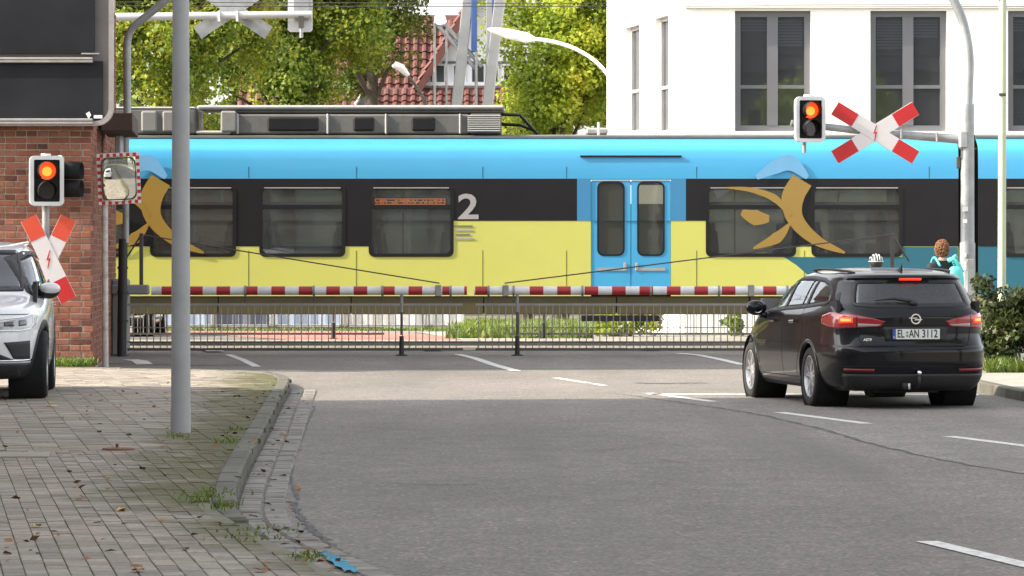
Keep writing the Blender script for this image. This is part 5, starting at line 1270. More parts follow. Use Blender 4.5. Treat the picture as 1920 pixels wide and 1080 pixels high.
for txt, yy in (('EL', .168), ('AN', .022), ('3112', -.148)):
    me = text_mesh(txt, .118, PLK, .0008, sx=.66 if txt != '3112' else .74, bold=.0016); me.transform(Matrix.Translation((xpl-.0045, yy, .79)) @ pt_); link_mesh('plate_lettering', me, PLK, plate)
for zz, cc in ((.808, M('seal_a', (0.3, 0.3, 0.28), 0.5)), (.772, M('seal_b', (0.35, 0.25, 0.2), 0.5))): MB().lathe([(0, .003), (.014, .003), (.014, 0)], (xpl-.003, .098, zz), (-1, 0, 0), 14).build('plate_seal', cc, plate, local=True)
me = text_mesh('D', .03, PLW, .0005); me.transform(Matrix.Translation((xpl-.0045, .239, .757)) @ pt_); link_mesh('plate_lettering', me, PLW, plate)
xe = S1.pt('rear', 0, .945)[0]
bd_ = MB().ring([(.055*math.cos(a), .055*math.sin(a)) for a in np.linspace(0, 2*math.pi, 33)[:-1]], [(.042*math.cos(a), .042*math.sin(a)) for a in np.linspace(0, 2*math.pi, 33)[:-1]], lambda a, b, d: Vector((xe-d, -a, .948+b)), -.004, .014).build('badge', CHROME, car, local=True)
MB().prism([(-.075, .006), (-.075, .014), (.02, .014), (-.005, .002), (.07, -.004), (.07, -.012), (-.02, -.014), (.005, .002)], lambda a, b, d: Vector((xe-d, -a, .948+b)), .0, .013).build('badge_bolt', CHROME, bd_, local=True)
q = S1.pt('rear', .50, .735); me = text_mesh('ASTRA', .036, CHROME, .002, sx=1.2, bold=.001); me.transform(Matrix.Translation((q[0]-.008, .50, .73)) @ Matrix.Rotation(R(8), 4, 'Z') @ pt_); link_mesh('model_lettering', me, CHROME, car)
wp = MB(); a_, b_ = S1.off('rear', .02, 1.115, .03), S1.off('rear', .40, 1.125, .03)
wp.tube([Vector(a_), Vector((a_+b_)/2+np.array([-.005, 0, .022])), Vector(b_)], [.022, .013, .008], 8); fit(car, 'rear_wiper', PLAST, wp)
fit(car, 'wiper_base', PLAST, MB().sphere(S1.off('rear', .0, 1.10, .02), (.03, .05, .028), 12, 8))
fit(car, 'aerial', PLAST, MB().add([(.62, -.012, 1.448), (.62, .012, 1.448), (.78, .008, 1.456), (.78, -.008, 1.456), (.60, 0, 1.53), (.66, 0, 1.50)], [(0, 1, 4), (0, 4, 5, 3), (1, 2, 5, 4), (2, 3, 5), (0, 3, 2, 1)]), False)
hk = fit(car, 'tow_bar', BLK, MB().tube([(.25, 0, .235), (.02, 0, .225), (-.05, 0, .26), (-.055, 0, .355)], .016, 8)); fit(hk, 'tow_ball', CHROME, MB().sphere((-.055, 0, .385), .027))
fit(hk, 'tow_socket', PLAST, MB().box((.03, .12, .245), (.06, .09, .07), None, .01)); fit(hk, 'socket_plate', SIGW, MB().box((-.005, .095, .243), (.004, .022, .06)))
fit(car, 'underbody', SHUT, MB().box((2.35, 0, .235), (4.3, 1.3, .09), None, .02)); fit(car, 'silencer', DARKM, MB().cyl((.45, -.35, .25), (.45, .35, .25), .09, seg=14))
interior(car, .35, 3.7, .74, .32, .96, 1.4)

# ---- white suv parked on the pavement at left
def build_suv(name, label, O2, rot, z0):
    suv = thing(name, label, 'car', (O2.x, O2.y, z0), rot)
    PWH = M('paint_silver_white', (0.70, 0.70, 0.705), 0.3, var=0.03, scale=1.0, coat=0.8, spec=0.5)
    S2 = Shell([(0.22, .12, 4.36, .82, 7, 5), (0.30, .05, 4.44, .872, 7, 5), (0.45, .0, 4.49, .906, 7, 5), (0.60, .0, 4.50, .918, 7, 5), (0.75, .02, 4.49, .921, 7, 5), (0.85, .03, 4.46, .92, 7, 4.8), (0.92, .04, 4.39, .916, 7, 4.5), (0.975, .05, 4.22, .910, 7, 4.2),
        (1.02, .06, 3.95, .902, 7, 4), (1.06, .08, 3.62, .888, 6.5, 5), (1.10, .11, 3.46, .868, 6.5, 5), (1.16, .16, 3.33, .845, 6, 5), (1.30, .30, 3.04, .795, 6, 5), (1.45, .42, 2.76, .738, 6, 5), (1.53, .47, 2.60, .698, 6, 5), (1.58, .55, 2.44, .645, 5, 4.5),
        (1.615, .80, 2.26, .570, 4.5, 4), (1.64, 1.15, 2.0, .44, 4, 3.5), (1.652, 1.5, 1.78, .2, 3, 3)], (0.08, 0.16))
    dlo = [(3.22, 1.06), (2.62, 1.46), (2.3, 1.52), (1.3, 1.52), (.8, 1.45), (.56, 1.25), (.62, 1.12), (1.6, 1.08)]
    fw = [(-.1, 1.13), (.70, 1.13), (.60, 1.53), (-.1, 1.54)]; rw = [(-.1, 1.12), (.62, 1.12), (.55, 1.50), (-.1, 1.5)]
    zs2 = np.unique(np.r_[np.arange(.22, 1.58, .015), np.linspace(1.58, 1.652, 16)]); xr_w, xf_w, zw = .92, 3.60, .355
    b = S2.body([('side', dlo), ('front', fw), ('rear', rw)], [(xr_w, .36, .41), (xf_w, .36, .41)], 150, zs2)
    b.add([(1.5, -.16, 1.6522), (1.78, -.16, 1.6522), (1.78, .16, 1.6522), (1.5, .16, 1.6522)], [(0, 1, 2, 3)]); b.build('body', PWH, suv, smooth=50, local=True)
    HL = M('headlamp', (0.30, 0.30, 0.31), 0.12, coat=1.0, var=0.3, scale=14); DRL = M('daylight_strip', (0.85, 0.87, 0.9), 0.3)
    for sd in (1, -1):
        fit(suv, 'side_window', CGL, S2.patch('side', [(3.12, 1.08), (2.15, 1.09)], [(2.58, 1.46), (2.1, 1.51)], -.002, sd)); fit(suv, 'side_window', CGL, S2.patch('side', [(2.05, 1.09), (.70, 1.13)], [(2.0, 1.51), (.86, 1.45)], -.002, sd))
        fit(suv, 'window_trim', PLAST, S2.strip('side', dlo, .045, .003, sd, True, .05)); fit(suv, 'pillar', PLAST, S2.strip('side', [(2.1, 1.08), (2.05, 1.52)], .08, .004, sd))
        for xw in (xr_w, xf_w):
            arc = [(xw+.43*math.cos(a), .36+.43*math.sin(a)) for a in np.linspace(R(-25), R(205), 44) if .36+.43*math.sin(a) > .235]
            fit(suv, 'arch_cladding', PLAST, S2.strip('side', arc, .07, .012, sd, False, .03, .06))
            fit(suv, 'wheel_well', SHUT, MB().lathe([(.43, -.18), (.43, .17)], (xw, sd*.70, .36), (0, sd, 0), 36)); fit(suv, 'wheel_well', SHUT, MB().lathe([(.43, 0), (0, 0)], (xw, sd*.53, .36), (0, sd, 0), 36))
            make_wheel(suv, xw, sd*.80, zw, .355, sd, .235, .245)
        fit(suv, 'sill_cladding', PLAST, S2.strip('side', [(1.3, .30), (3.2, .30)], .14, .008, sd, False, .1))
        for ln in ([(2.08, 1.08), (2.05, .6), (2.02, .38)], [(3.2, 1.05), (3.18, .7), (3.12, .38)]): fit(suv, 'shut_line', SHUT, S2.strip('side', ln, .008, .0015, sd, False, .05))
        for hx in (1.45, 2.45): fit(suv, 'door_handle', PWH, S2.strip('side', [(hx-.1, .97), (hx+.1, .965)], .03, .03, sd, False, .04, .03))
        m_ = mirror(suv, 3.02, sd*.775, 1.10, sd, PLAST); fit(m_, 'mirror_cap', PWH, MB().sphere((3.045, sd*.92, 1.145), (.072, .118, .066), 14, 8))
        h_ = fit(suv, 'head_lamp', HL, S2.patch('front', [(.40, .715), (.68, .715), (.90, .735), (1.02, .78)], [(.40, .80), (.68, .838), (.92, .872), (1.10, .885)], .008, sd, 24, 8, .02))
        fit(h_, 'daylight_strip', DRL, S2.strip('front', [(.42, .72), (.70, .72), (.88, .738), (.94, .78), (.965, .865)], .016, .014, sd, False, .03)); fit(h_, 'lamp_lens', LENS, S2.patch('front', [(.50, .765), (.62, .765)], [(.50, .805), (.62, .812)], .013, sd, 6, 4)); fit(h_, 'lamp_lens', LENS, S2.patch('front', [(.68, .765), (.80, .772)], [(.68, .822), (.80, .832)], .013, sd, 6, 4))
        fit(h_, 'chrome_strip', CHROME, S2.strip('front', [(.30, .822), (.68, .852), (.95, .885)], .012, .012, sd, False, .03))
        fit(suv, 'air_intake', PLAST, S2.patch('front', [(.62, .43), (.90, .42)], [(.50, .60), (.885, .615)], .006, sd, 12, 6)); fit(suv, 'intake_fin', CHROME, S2.strip('front', [(.40, .412), (.70, .412), (.95, .418)], .014, .012, sd, False, .04))
        fit(suv, 'lower_intake', PLAST, S2.patch('front', [(.0, .40), (.62, .42)], [(.0, .56), (.40, .50)], .006, sd, 12, 5)); fit(suv, 'tail_lamp', TAIL, S2.patch('rear', [(.5, .88), (1.05, .88)], [(.5, .97), (1.1, .99)], .01, sd))
        rail = [Vector(S2.pt('side', xx, 1.575, sd))+Vector((0, 0, zz)) for xx, zz in ((.6, .0), (.75, .04), (1.3, .065), (2.0, .06), (2.3, .03), (2.4, .0))]; fit(suv, 'roof_rail', CHROME, MB().tube(rail, .014, 8))
    fit(suv, 'grille', PLAST, S2.patch('front', [(-.40, .70), (.40, .70)], [(-.42, .82), (.42, .82)], .006, 1, 20, 5))
    for zz in (.73, .765, .80): fit(suv, 'grille_bar', CHROME, S2.strip('front', [(-.41, zz), (.41, zz)], .01, .012, 1, False, .05))
    fit(suv, 'bumper_skirt', PLAST, S2.patch('front', [(-1.02, .225), (1.02, .225)], [(-1.04, .385), (1.04, .385)], .01, 1, 30, 6)); fit(suv, 'rear_skirt', PLAST, S2.patch('rear', [(-1., .23), (1., .23)], [(-1., .42), (1., .42)], .01, 1, 30, 6))
    fit(suv, 'bonnet_edge', SHUT, S2.strip('front', [(-.95, .885), (0, .885), (.95, .885)], .008, .002, 1, False, .05))
    fit(suv, 'windscreen', CGL, S2.patch('front', [(-.69, 1.14), (.69, 1.14)], [(-.60, 1.53), (.60, 1.53)], -.001, 1, 24, 10)); fit(suv, 'rear_window', CGL, S2.patch('rear', [(-.62, 1.13), (.62, 1.13)], [(-.55, 1.5), (.55, 1.5)], -.001, 1, 20, 8))
    fit(suv, 'window_trim', PLAST, S2.strip('front', [(-.71, 1.135), (0, 1.13), (.71, 1.135), (.61, 1.535), (0, 1.54), (-.61, 1.535)], .04, .003, 1, True, .05))
    fit(suv, 'underbody', SHUT, MB().box((2.25, 0, .28), (4.1, 1.3, .1), None, .02)); pl_ = fit(suv, 'number_plate', PLW, MB().box((4.505, 0, .62), (.012, .52, .11), None, .003), False)
    interior(suv, .4, 3.55, .76, .38, 1.05, 1.5)
    return suv
aS = R(5.0); fwd = Vector((math.sin(aS), -math.cos(aS), 0)); lft = Vector((-fwd.y, fwd.x, 0))
OS = Vector((-4.84, 40.9, 0))-fwd*4.15-lft*.905
suv = build_suv('parked_suv', 'silver white suv with dark windscreen parked on the left pavement', OS, math.atan2(fwd.y, fwd.x), ZK)
s2 = copy_tree(suv); s2.name = 'waiting_suv'; s2.location = (PX(286, 78.6)-.93, 78.2+4.5, 0.0); s2.rotation_euler = (0, 0, R(-90)); s2['label'] = 'white car waiting beyond the train behind the far barrier'
suv['group'] = s2['group'] = 'white cars'

# ------------------------------------------------------------------ vegetation
LEAF_A = leaf_mat('leaf_plane_tree', [(0.0, (0.0512, 0.0906, 0.0126)), (0.3, (0.1095, 0.1737, 0.019)), (0.58, (0.2116, 0.2717, 0.0278)), (0.8, (0.3504, 0.3472, 0.0379)), (0.93, (0.3588, 0.3772, 0.0379)), (1.0, (0.3588, 0.2113, 0.0379))], 0.45)
LEAF_D = leaf_mat('leaf_dark', [(0.0, (0.0467, 0.0808, 0.0158)), (0.4, (0.0933, 0.1373, 0.0221)), (0.7, (0.1712, 0.21, 0.0316)), (0.9, (0.3424, 0.2747, 0.0474)), (1.0, (0.3825, 0.1939, 0.0474))], 0.45)
LEAF_B = leaf_mat('leaf_lime', [(0.0, (0.1078, 0.1601, 0.0199)), (0.3, (0.2156, 0.3001, 0.0333)), (0.62, (0.4097, 0.4802, 0.0501)), (0.86, (0.5, 0.5, 0.0584)), (1.0, (0.5, 0.3602, 0.0501))], 0.5)
LEAF_H = leaf_mat('leaf_hedge', [(0.0, (0.025, 0.04, 0.012)), (0.4, (0.05, 0.07, 0.02)), (0.75, (0.085, 0.10, 0.03)), (0.93, (0.16, 0.13, 0.05)), (1.0, (0.2, 0.1, 0.05))], 0.3, 2.2)
GRASS = leaf_mat('grass', [(0.0, (0.05, 0.09, 0.012)), (0.4, (0.10, 0.16, 0.02)), (0.8, (0.17, 0.21, 0.035)), (1.0, (0.25, 0.22, 0.07))], 0.3, 3.0)
BARK = M('bark', (0.07, 0.055, 0.042), 0.95, var=0.35, scale=6)
def leaf_cloud(C, n_per, rad, size, rng, flat=0.6):
    """rhombic leaves scattered round clump centres C (k,3)"""
    k = len(C); n = k*n_per
    d = rng.normal(size=(n, 3)); d /= np.linalg.norm(d, axis=1)[:, None]
    r = rng.random(n)**(1/2.2); rr = np.repeat(rad if np.ndim(rad) else np.full(k, rad), n_per)
    p = np.repeat(C, n_per, 0)+d*(r*rr)[:, None]*np.array([1, 1, 0.75])
    nrm = rng.normal(size=(n, 3)); nrm[:, 2] += flat*1.4; nrm += d*0.5; nrm /= np.linalg.norm(nrm, axis=1)[:, None]
    a = np.cross(nrm, rng.normal(size=(n, 3))); a /= np.linalg.norm(a, axis=1)[:, None]; b = np.cross(nrm, a)
    s = size*(0.6+0.8*rng.random(n))[:, None]
    V = np.stack([p-a*s*0.5, p+b*s*0.34+nrm*s*0.05-a*s*0.05, p+a*s*0.5-nrm*s*0.08, p-b*s*0.34+nrm*s*0.05-a*s*0.05], 1).reshape(-1, 3)
    return V
def quads_mesh(name, V, mat, parent=None, inv=None):
    n = len(V)//4; me = bpy.data.meshes.new(name); me.vertices.add(len(V)); me.loops.add(4*n); me.polygons.add(n)
    if inv is not None: V = V-np.array(inv)
    me.vertices.foreach_set('co', V.astype(np.float32).ravel()); me.loops.foreach_set('vertex_index', np.arange(4*n, dtype=np.int32))
    me.polygons.foreach_set('loop_start', np.arange(0, 4*n, 4, dtype=np.int32)); me.polygons.foreach_set('loop_total', np.full(n, 4, dtype=np.int32))
    me.materials.append(mat); me.update(); me.validate(); return link_mesh(name, me, mat, parent)
def tree(label, X, Y, h, crown_c, crown_r, clumps, n_per, mat, seed, size=0.115, rad=(0.35, 0.75), group='trees behind the railway', low=None):
    rng = np.random.default_rng(seed); t = thing('tree', label, 'tree', (X, Y, 0), group=group)
    cc = np.array(crown_c); cr = np.array(crown_r); C = []
    while len(C) < clumps:
        d = rng.normal(size=3); d /= np.linalg.norm(d); lump = 0.78+0.34*noise.noise(Vector(d*1.7)+Vector((seed, 0, 0)))
        r = (rng.random()**0.45)*lump; p = cc+d*r*cr
        if p[2] < 1.6: continue
        C.append(p)
    C = np.array(C); R_ = rng.uniform(rad[0], rad[1], clumps)
    quads_mesh('crown', leaf_cloud(C, n_per, R_, size, rng), mat, t, (X, Y, 0))
    tk = MB(); top = Vector((X+rng.uniform(-.3, .3), Y, crown_c[2]+crown_r[2]*0.3)); z1 = max(1.8, crown_c[2]-crown_r[2]*0.85)
    tk.tube([Vector((X, Y, -0.1)), Vector((X+.05, Y, z1*0.5)), Vector((X-.05, Y, z1)), Vector((X, Y, crown_c[2])), top], [0.24, 0.2, 0.18, 0.12, 0.05], 12)
    tk.build('trunk', BARK, t, smooth=40); lm = MB()
    for i in rng.choice(clumps, min(clumps, 34), replace=False):
        e = Vector(C[i]); zs = min(max(z1, e.z-1.6), crown_c[2]+1); s = Vector((X, Y, zs)); m = s.lerp(e, 0.5)+Vector((rng.uniform(-.2, .2), rng.uniform(-.2, .2), 0.25))
        lm.tube([s, m, e], [0.075, 0.045, 0.012], 6)
    lm.build('limbs', BARK, t, smooth=40); return t
tree('big plane tree with yellowing leaves at left above the train', PX(330, 90), 90, 12, (PX(320, 90), 90, 7.6), (3.1, 2.8, 4.3), 230, 250, LEAF_A, 3)
tree('broad tree with green and golden leaves in the middle left', PX(540, 95), 95, 12, (PX(545, 95), 95, 7.9), (2.9, 2.6, 4.1), 230, 250, LEAF_A, 5)
tree('darker tree partly hiding the red roofed house', PX(700, 101), 101, 11, (PX(690, 101), 101, 8.4), (2.1, 2.2, 3.4), 120, 200, LEAF_D, 9)
tree('pale green tree left of the white building', PX(1050, 97), 97, 11, (PX(1062, 97), 97, 7.0), (2.35, 2.4, 4.3), 170, 240, LEAF_B, 14)
tree('low bushy tree in front of the red roofed house', PX(985, 99), 99, 7, (PX(985, 99), 99, 4.9), (1.0, 1.0, 1.5), 28, 100, LEAF_B, 16)
tree('tall tree far behind at the left edge of the trees', PX(180, 108), 108, 13, (PX(190, 108), 108, 8.0), (3.4, 3.0, 4.8), 120, 110, LEAF_A, 21)
tree('distant dark tree behind the two big trees', PX(450, 116), 116, 13, (PX(450, 116), 116, 7.8), (4.2, 2.5, 4.5), 120, 110, LEAF_D, 23, 0.2)

tree('street tree behind the viewpoint on the left', -5, -15, 9, (-5, -15, 6), (3, 3, 3), 55, 70, LEAF_A, 61, 0.22, group='street trees behind the viewpoint')
tree('street tree behind the viewpoint on the right', 8, -19, 9, (8, -19, 6), (3, 3, 3), 55, 70, LEAF_D, 62, 0.22, group='street trees behind the viewpoint')
for k_, (xx_, yy_) in enumerate(((10.2, 36), (10.6, 26), (10, 15))): tree(('street tree outside the right edge nearest the crossing', 'second street tree outside the right edge', 'third street tree outside the right edge near the viewpoint')[k_], xx_, yy_, 9, (xx_, yy_, 5.6), (2.7, 3.6, 2.8), 60, 80, LEAF_B, 70+k_, 0.2, group='street trees outside the right edge')
def clump_plant(name, label, cat_, boxes, n, size, mat, seed, group=None, rad=0.16, per=26):
    rng = np.random.default_rng(seed); V = []
    for (x0, x1, y0, y1, z0, z1), m in boxes:
        C = np.c_[rng.uniform(x0, x1, m), rng.uniform(y0, y1, m), rng.uniform(z0, z1, m)]; V.append(leaf_cloud(C, per, rad, size, rng, 0.3))
    b = boxes[0][0]; base = ((b[0]+b[1])/2, (b[2]+b[3])/2, 0.05)
    t = thing(name, label, cat_, base, group=group); quads_mesh('foliage', np.concatenate(V), mat, t, base); return t
DHg = 52.2
hx0 = PX(1862, DHg)
hg = clump_plant('hedge', 'dense dark green hedge behind the black car at the right edge', 'hedge', [((hx0, hx0+3, DHg, DHg+0.7, 0.25, 0.95), 420), ((PX(1878, DHg), hx0+3, DHg, DHg+0.7, 0.9, 1.12), 120), ((PX(1850, DHg), hx0, DHg+.1, DHg+0.5, 0.3, 0.6), 20), ((PX(1842, DHg), PX(1856, DHg), DHg+.1, DHg+0.4, .9, 1.32), 9)], 0, 0.075, LEAF_H, 31, per=34)
st = MB(); rr_ = random.Random(4)
for k in range(26):
    x = rr_.uniform(PX(1845, DHg), hx0+2.8); st.tube([(x, DHg+.35, .05), (x+rr_.uniform(-.1, .1), DHg+.3, .6), (x+rr_.uniform(-.15, .15), DHg+.25, 1.05)], [.014, .01, .004], 5)
st.build('stems', BARK, hg)
def grass_field(name, label, poly, n, hgt, seed, zb=0.0, width=0.012, thingy=None):
    rng = np.random.default_rng(seed); pl_ = np.array(poly); lo, hi = pl_.min(0), pl_.max(0); pts = np.zeros((0, 2))
    while len(pts) < n:
        q = rng.uniform(lo, hi, (n*2, 2)); pts = np.r_[pts, q[in_poly(q[:, 0], q[:, 1], poly)]]
    pts = pts[:n]; h = hgt*(0.35+rng.random(n)**1.5*0.9); a = rng.uniform(0, 2*math.pi, n); lean = rng.normal(size=(n, 2))*0.35*h[:, None]
    w = np.c_[np.cos(a), np.sin(a)]*width*(0.7+0.6*rng.random(n))[:, None]
    b = np.c_[pts, np.full(n, zb)]; t = np.c_[pts+lean, zb+h]; W3 = np.c_[w, np.zeros(n)]; mid = (b*0.45+t*0.55); mid[:, 2] += 0.08*h
    V = np.stack([b-W3, b+W3, mid+W3*0.7, mid-W3*0.7, mid-W3*0.7, mid+W3*0.7, t+W3*0.1, t-W3*0.1], 1).reshape(-1, 3)
    o = quads_mesh(name, V, GRASS); tag(o, label, 'grass', kind='stuff'); return o
gq = [(PX(105, 54.4), 53.5), (PX(172, 54.4), 53.6), (PX(176, 54.4), 54.9), (PX(100, 54.4), 54.95)]
grass_field('grass_strip', 'strip of grass at the foot of the brick wall', gq, 1800, 0.10, 41, 0.10)
grass_field('grass_verge', 'green grass verge seen below the train', [(PX(838, 78), 76.6), (PX(1105, 80), 76.6), (PX(1100, 90), 90), (PX(860, 90), 90)], 9000, 0.2, 42, 0.0, 0.02)
grass_field('grass_margin', 'thin grass along the foot of the tarpaulin fence', [(-7.6, 84.8), (-1.2, 84.8), (-1.2, 85.8), (-7.6, 85.8)], 2500, 0.07, 43, 0.0, 0.02)
grass_field('grass_fringe', 'sunlit grass below the hedge at right', [(PX(1846, 51), 50.7), (8.8, 50.7), (8.8, 52.3), (PX(1846, 52), 52.3)], 3500, 0.16, 44, 0.11, 0.012)
clump_plant('shrub', 'leafy shrub at the foot of the white building under the train', 'shrub', [((PX(1170, 78.6), PX(1240, 78.6), 78.2, 79.0, 0.15, 0.75), 60), ((PX(1120, 78.6), PX(1180, 78.6), 78.2, 79.2, 0.05, 0.5), 40)], 0, 0.10, LEAF_B, 33, rad=0.2)
clump_plant('shrub', 'small green plant beside the white wall at the right of the barrier', 'shrub', [((PX(1362, 78.6), PX(1385, 78.6), 78.3, 78.8, 0.1, 0.45), 14)], 0, 0.10, GRASS, 34, rad=0.16)
# weeds in the kerb joints
def weed(px, py, n, h, spread, seed, label, mat=None):
    rng = np.random.default_rng(seed); p = G(px, py, ZK); V = []
    for k in range(n):
        b = np.array([p.x+rng.normal()*spread, p.y+rng.normal()*spread*3.5, ZK]); hh = h*(0.3+0.9*rng.random()); ln = np.array([rng.normal()*.5*hh, rng.normal()*.5*hh, hh]); a = rng.uniform(0, 2*math.pi); w = np.array([math.cos(a), math.sin(a), 0])*(0.003+0.004*rng.random())
        m = b+ln*0.55+np.array([0, 0, .1*hh]); t = b+ln
        V += [b-w, b+w, m+w, m-w, m-w, m+w, t+w*.15, t-w*.15]
    base = (p.x, p.y, ZK); o = quads_mesh('weed_tuft', np.array(V), mat or GRASS, None, base); o.location = base
    tag(o, label, 'weed', 'weeds in the paving joints', 'stuff')
weed(330, 820, 40, .04, .05, 1, 'small weed tuft at the foot of the grey post')
weed(428, 830, 45, .05, .05, 2, 'green weed tuft on the kerb right of the grey post')
weed(388, 934, 110, .042, .10, 3, 'wide green weed tuft in the pavement where the kerb bends')
weed(418, 953, 40, .045, .04, 4, 'low weed just in front of the wide tuft on the kerb bend')
weed(485, 1002, 80, .022, .10, 5, 'mossy weed patch on the kerb near the bottom')
weed(575, 1046, 60, .03, .04, 6, 'weed tuft beside the blue puddle in the gutter')
weed(445, 806, 40, .03, .05, 7, 'small weed by the kerb behind the others')

# fallen leaves
LB = M('dead_leaf', (0.22, 0.105, 0.045), 0.8, var=0.5, scale=3, co='pos'); LYW = M('yellow_leaf', (0.55, 0.35, 0.07), 0.7, var=0.2, scale=20)
rng = np.random.default_rng(77); pts = []
while len(pts) < 280:
    D = 18.6+28*rng.random()**1.3; u = rng.random()
    if rng.random() < 0.55: kx = np.interp(D, [p.y for p in KL[:110]], [p.x for p in KL[:110]]); x = kx+rng.normal()*0.16-0.05+(0.18 if rng.random() < .6 else 0)
    else: x = rng.uniform(-0.13*D, -1.6-0.03*(D-20))
    kx = np.interp(D, [p.y for p in KL[:110]], [p.x for p in KL[:110]]); pts.append((x, D, (ZK if x < kx else 0.012)+0.006))
C = np.array(pts); o = quads_mesh('fallen_leaves', leaf_cloud(C, 1, 0.008, 0.055, rng, 3.0), LB); tag(o, 'brown fallen leaves scattered over pavement and gutter', 'leaves', kind='stuff')
def leafobj(px, py, size, mat, label, z=ZK):
    p = G(px, py, z); mb = MB(); n = 14; ol = []
    for k in range(n):
        a = 2*math.pi*k/n; r = size*(0.5 if k % 2 else 0.36)*(1.0 if k not in (0,) else 1.25); ol.append((r*math.cos(a), r*math.sin(a)*0.9))
    vs = [Vector((p.x, p.y, z+0.012))]+[Vector((p.x+a, p.y+b*1.6, z+0.006+0.018*random.random())) for a, b in ol]
    mb.add(vs, [(0, 1+k, 1+(k+1) % n) for k in range(n)]); one('fallen_leaf', mb, mat, label, 'leaf', 'single fallen leaves')
leafobj(97, 763, .13, LYW, 'bright yellow leaf lying on the pavement in front of the suv')
leafobj(258, 1073, .07, LB, 'red brown leaf at the bottom edge of the pavement'); leafobj(68, 989, .06, LYW, 'pale ochre leaf on the near pavement at left'); leafobj(228, 959, .07, LYW, 'yellowish leaf in the middle of the pavement'); leafobj(488, 1073, .08, LB, 'orange leaf on the kerb at the bottom edge')
leafobj(512, 806, .13, M('orange_leaf', (0.42, 0.15, 0.04), 0.8, var=0.3, scale=15), 'orange leaf in the gutter beside the grey post', 0.012)

# puddles in the gutter
WAT = M('puddle_water', (0.035, 0.036, 0.033), 0.05, var=0.05, spec=0.8, bmp=0.06, bscale=9)
for pix, lab in (([(600, 1036), (607, 1031), (617, 1033), (622, 1038), (634, 1041), (640, 1048), (652, 1054), (655, 1060), (668, 1066), (671, 1073), (663, 1076), (656, 1071), (645, 1073), (640, 1066), (628, 1063), (624, 1055), (612, 1050), (610, 1043)], 'blue reflecting puddle in the gutter at the bottom'), ([(676, 1084), (700, 1080), (730, 1096), (745, 1110), (715, 1106)], 'second puddle in the gutter at the bottom edge')):
    mb = MB(); mb.add([G(a, b, 0.022) for a, b in pix], [tuple(range(len(pix)))]); o = one('puddle', mb, WAT, lab, 'puddle', 'puddles in the gutter'); 
    o.rotation_euler.x = -0.0062; o.location.z += 0.004
    if o.data.polygons[0].normal.z < 0: o.data.flip_normals()

# tarpaulin fence beyond the railway
DF = 86.0
TARP = [M('tarp_blue', (0.30, 0.36, 0.48), 0.6, var=0.12, scale=1.5), M('tarp_dark', (0.09, 0.10, 0.14), 0.7, var=0.2), M('tarp_pale', (0.52, 0.51, 0.50), 0.7, var=0.1)]
for i, (a, b, mi, lab) in enumerate(((282, 400, 0, 'blue tarpaulin fence panel next to the white far car'), (400, 510, 1, 'dark tarpaulin fence panel left of centre under the train'), (510, 642, 0, 'light blue tarpaulin fence panel under the train'), (642, 800, 2, 'pale grey tarpaulin fence panel under the train'), (800, 872, 2, 'whitish tarpaulin fence panel beside the grass verge'))):
    t = thing('fence_panel', lab, 'fence', (PX((a+b)/2, DF), DF, 0), group='tarpaulin fence panels'); xa, xb = PX(a, DF)+.03, PX(b, DF)-.03
    A = np.array([[(xx, DF+0.03*math.sin(xx*7+zz*3)+0.015*math.sin(xx*19), zz) for zz in np.linspace(.12, 1.9, 8)] for xx in np.linspace(xa, xb, 24)]); MB().grid(A).build('tarpaulin', TARP[mi], t, smooth=True)
    for xx in (xa, xb): MB().cyl((xx, DF-.04, 0), (xx, DF-.04, 2.0), .022, seg=8).build('post', GALV, t)
    for zz in (.1, 1.95): MB().cyl((xa, DF-.04, zz), (xb, DF-.04, zz), .02, seg=8).build('tube', GALV, t)
    MB().box((xa, DF, .06), (.22, .6, .12), None, .02).build('foot_block', KERB, t)
# iron fence behind the hedge
DI = 53.6; fe = thing('iron_fence', 'short dark iron fence between the mast and the hedge', 'fence', (PX(1855, DI), DI, .1))
for zz in (.25, PZ(571, DI), PZ(600, DI)): MB().box((PX(1865, DI), DI, zz), (.62, .03, .03)).build('rail', DARKM, fe)
me = MB().box((0, 0, .52), (.018, .018, .84)).mesh('bar', DARKM)
for k in range(9): o = link_mesh('bar', me, DARKM, fe); o.location = (-.24+k*.075, 0, .0)

# ------------------------------------------------------------------ people
SKIN = M('skin', (0.45, 0.26, 0.19), 0.6, var=0.06); HAIR = M('hair_auburn', (0.20, 0.085, 0.032), 0.6, var=0.45, scale=30); JACK = M('jacket_black', (0.012, 0.012, 0.014), 0.85, var=0.3, scale=20); TROU = M('trousers_dark', (0.03, 0.035, 0.05), 0.9, var=0.2); TURQ = M('turquoise', (0.10, 0.52, 0.52), 0.6, var=0.15, scale=9)
def skinned(name, chain, edges, mat, parent, sub=2):
    me = bpy.data.meshes.new(name); me.from_pydata([c[:3] for c in chain], edges, []); ob = bpy.data.objects.new(name, me); COL.objects.link(ob)
    sk = ob.modifiers.new('skin', 'SKIN'); sk.use_smooth_shade = True
    for i, c in enumerate(chain): me.skin_vertices[0].data[i].radius = (c[3], c[4] if len(c) > 4 else c[3])
    me.skin_vertices[0].data[0].use_root = True
    ss = ob.modifiers.new('sub', 'SUBSURF'); ss.levels = ss.render_levels = sub
    dg = bpy.context.evaluated_depsgraph_get(); m2 = bpy.data.meshes.new_from_object(ob.evaluated_get(dg)); bpy.data.objects.remove(ob); bpy.data.meshes.remove(me)
    m2.materials.clear(); m2.materials.append(mat); return link_mesh(name, m2, mat, parent)
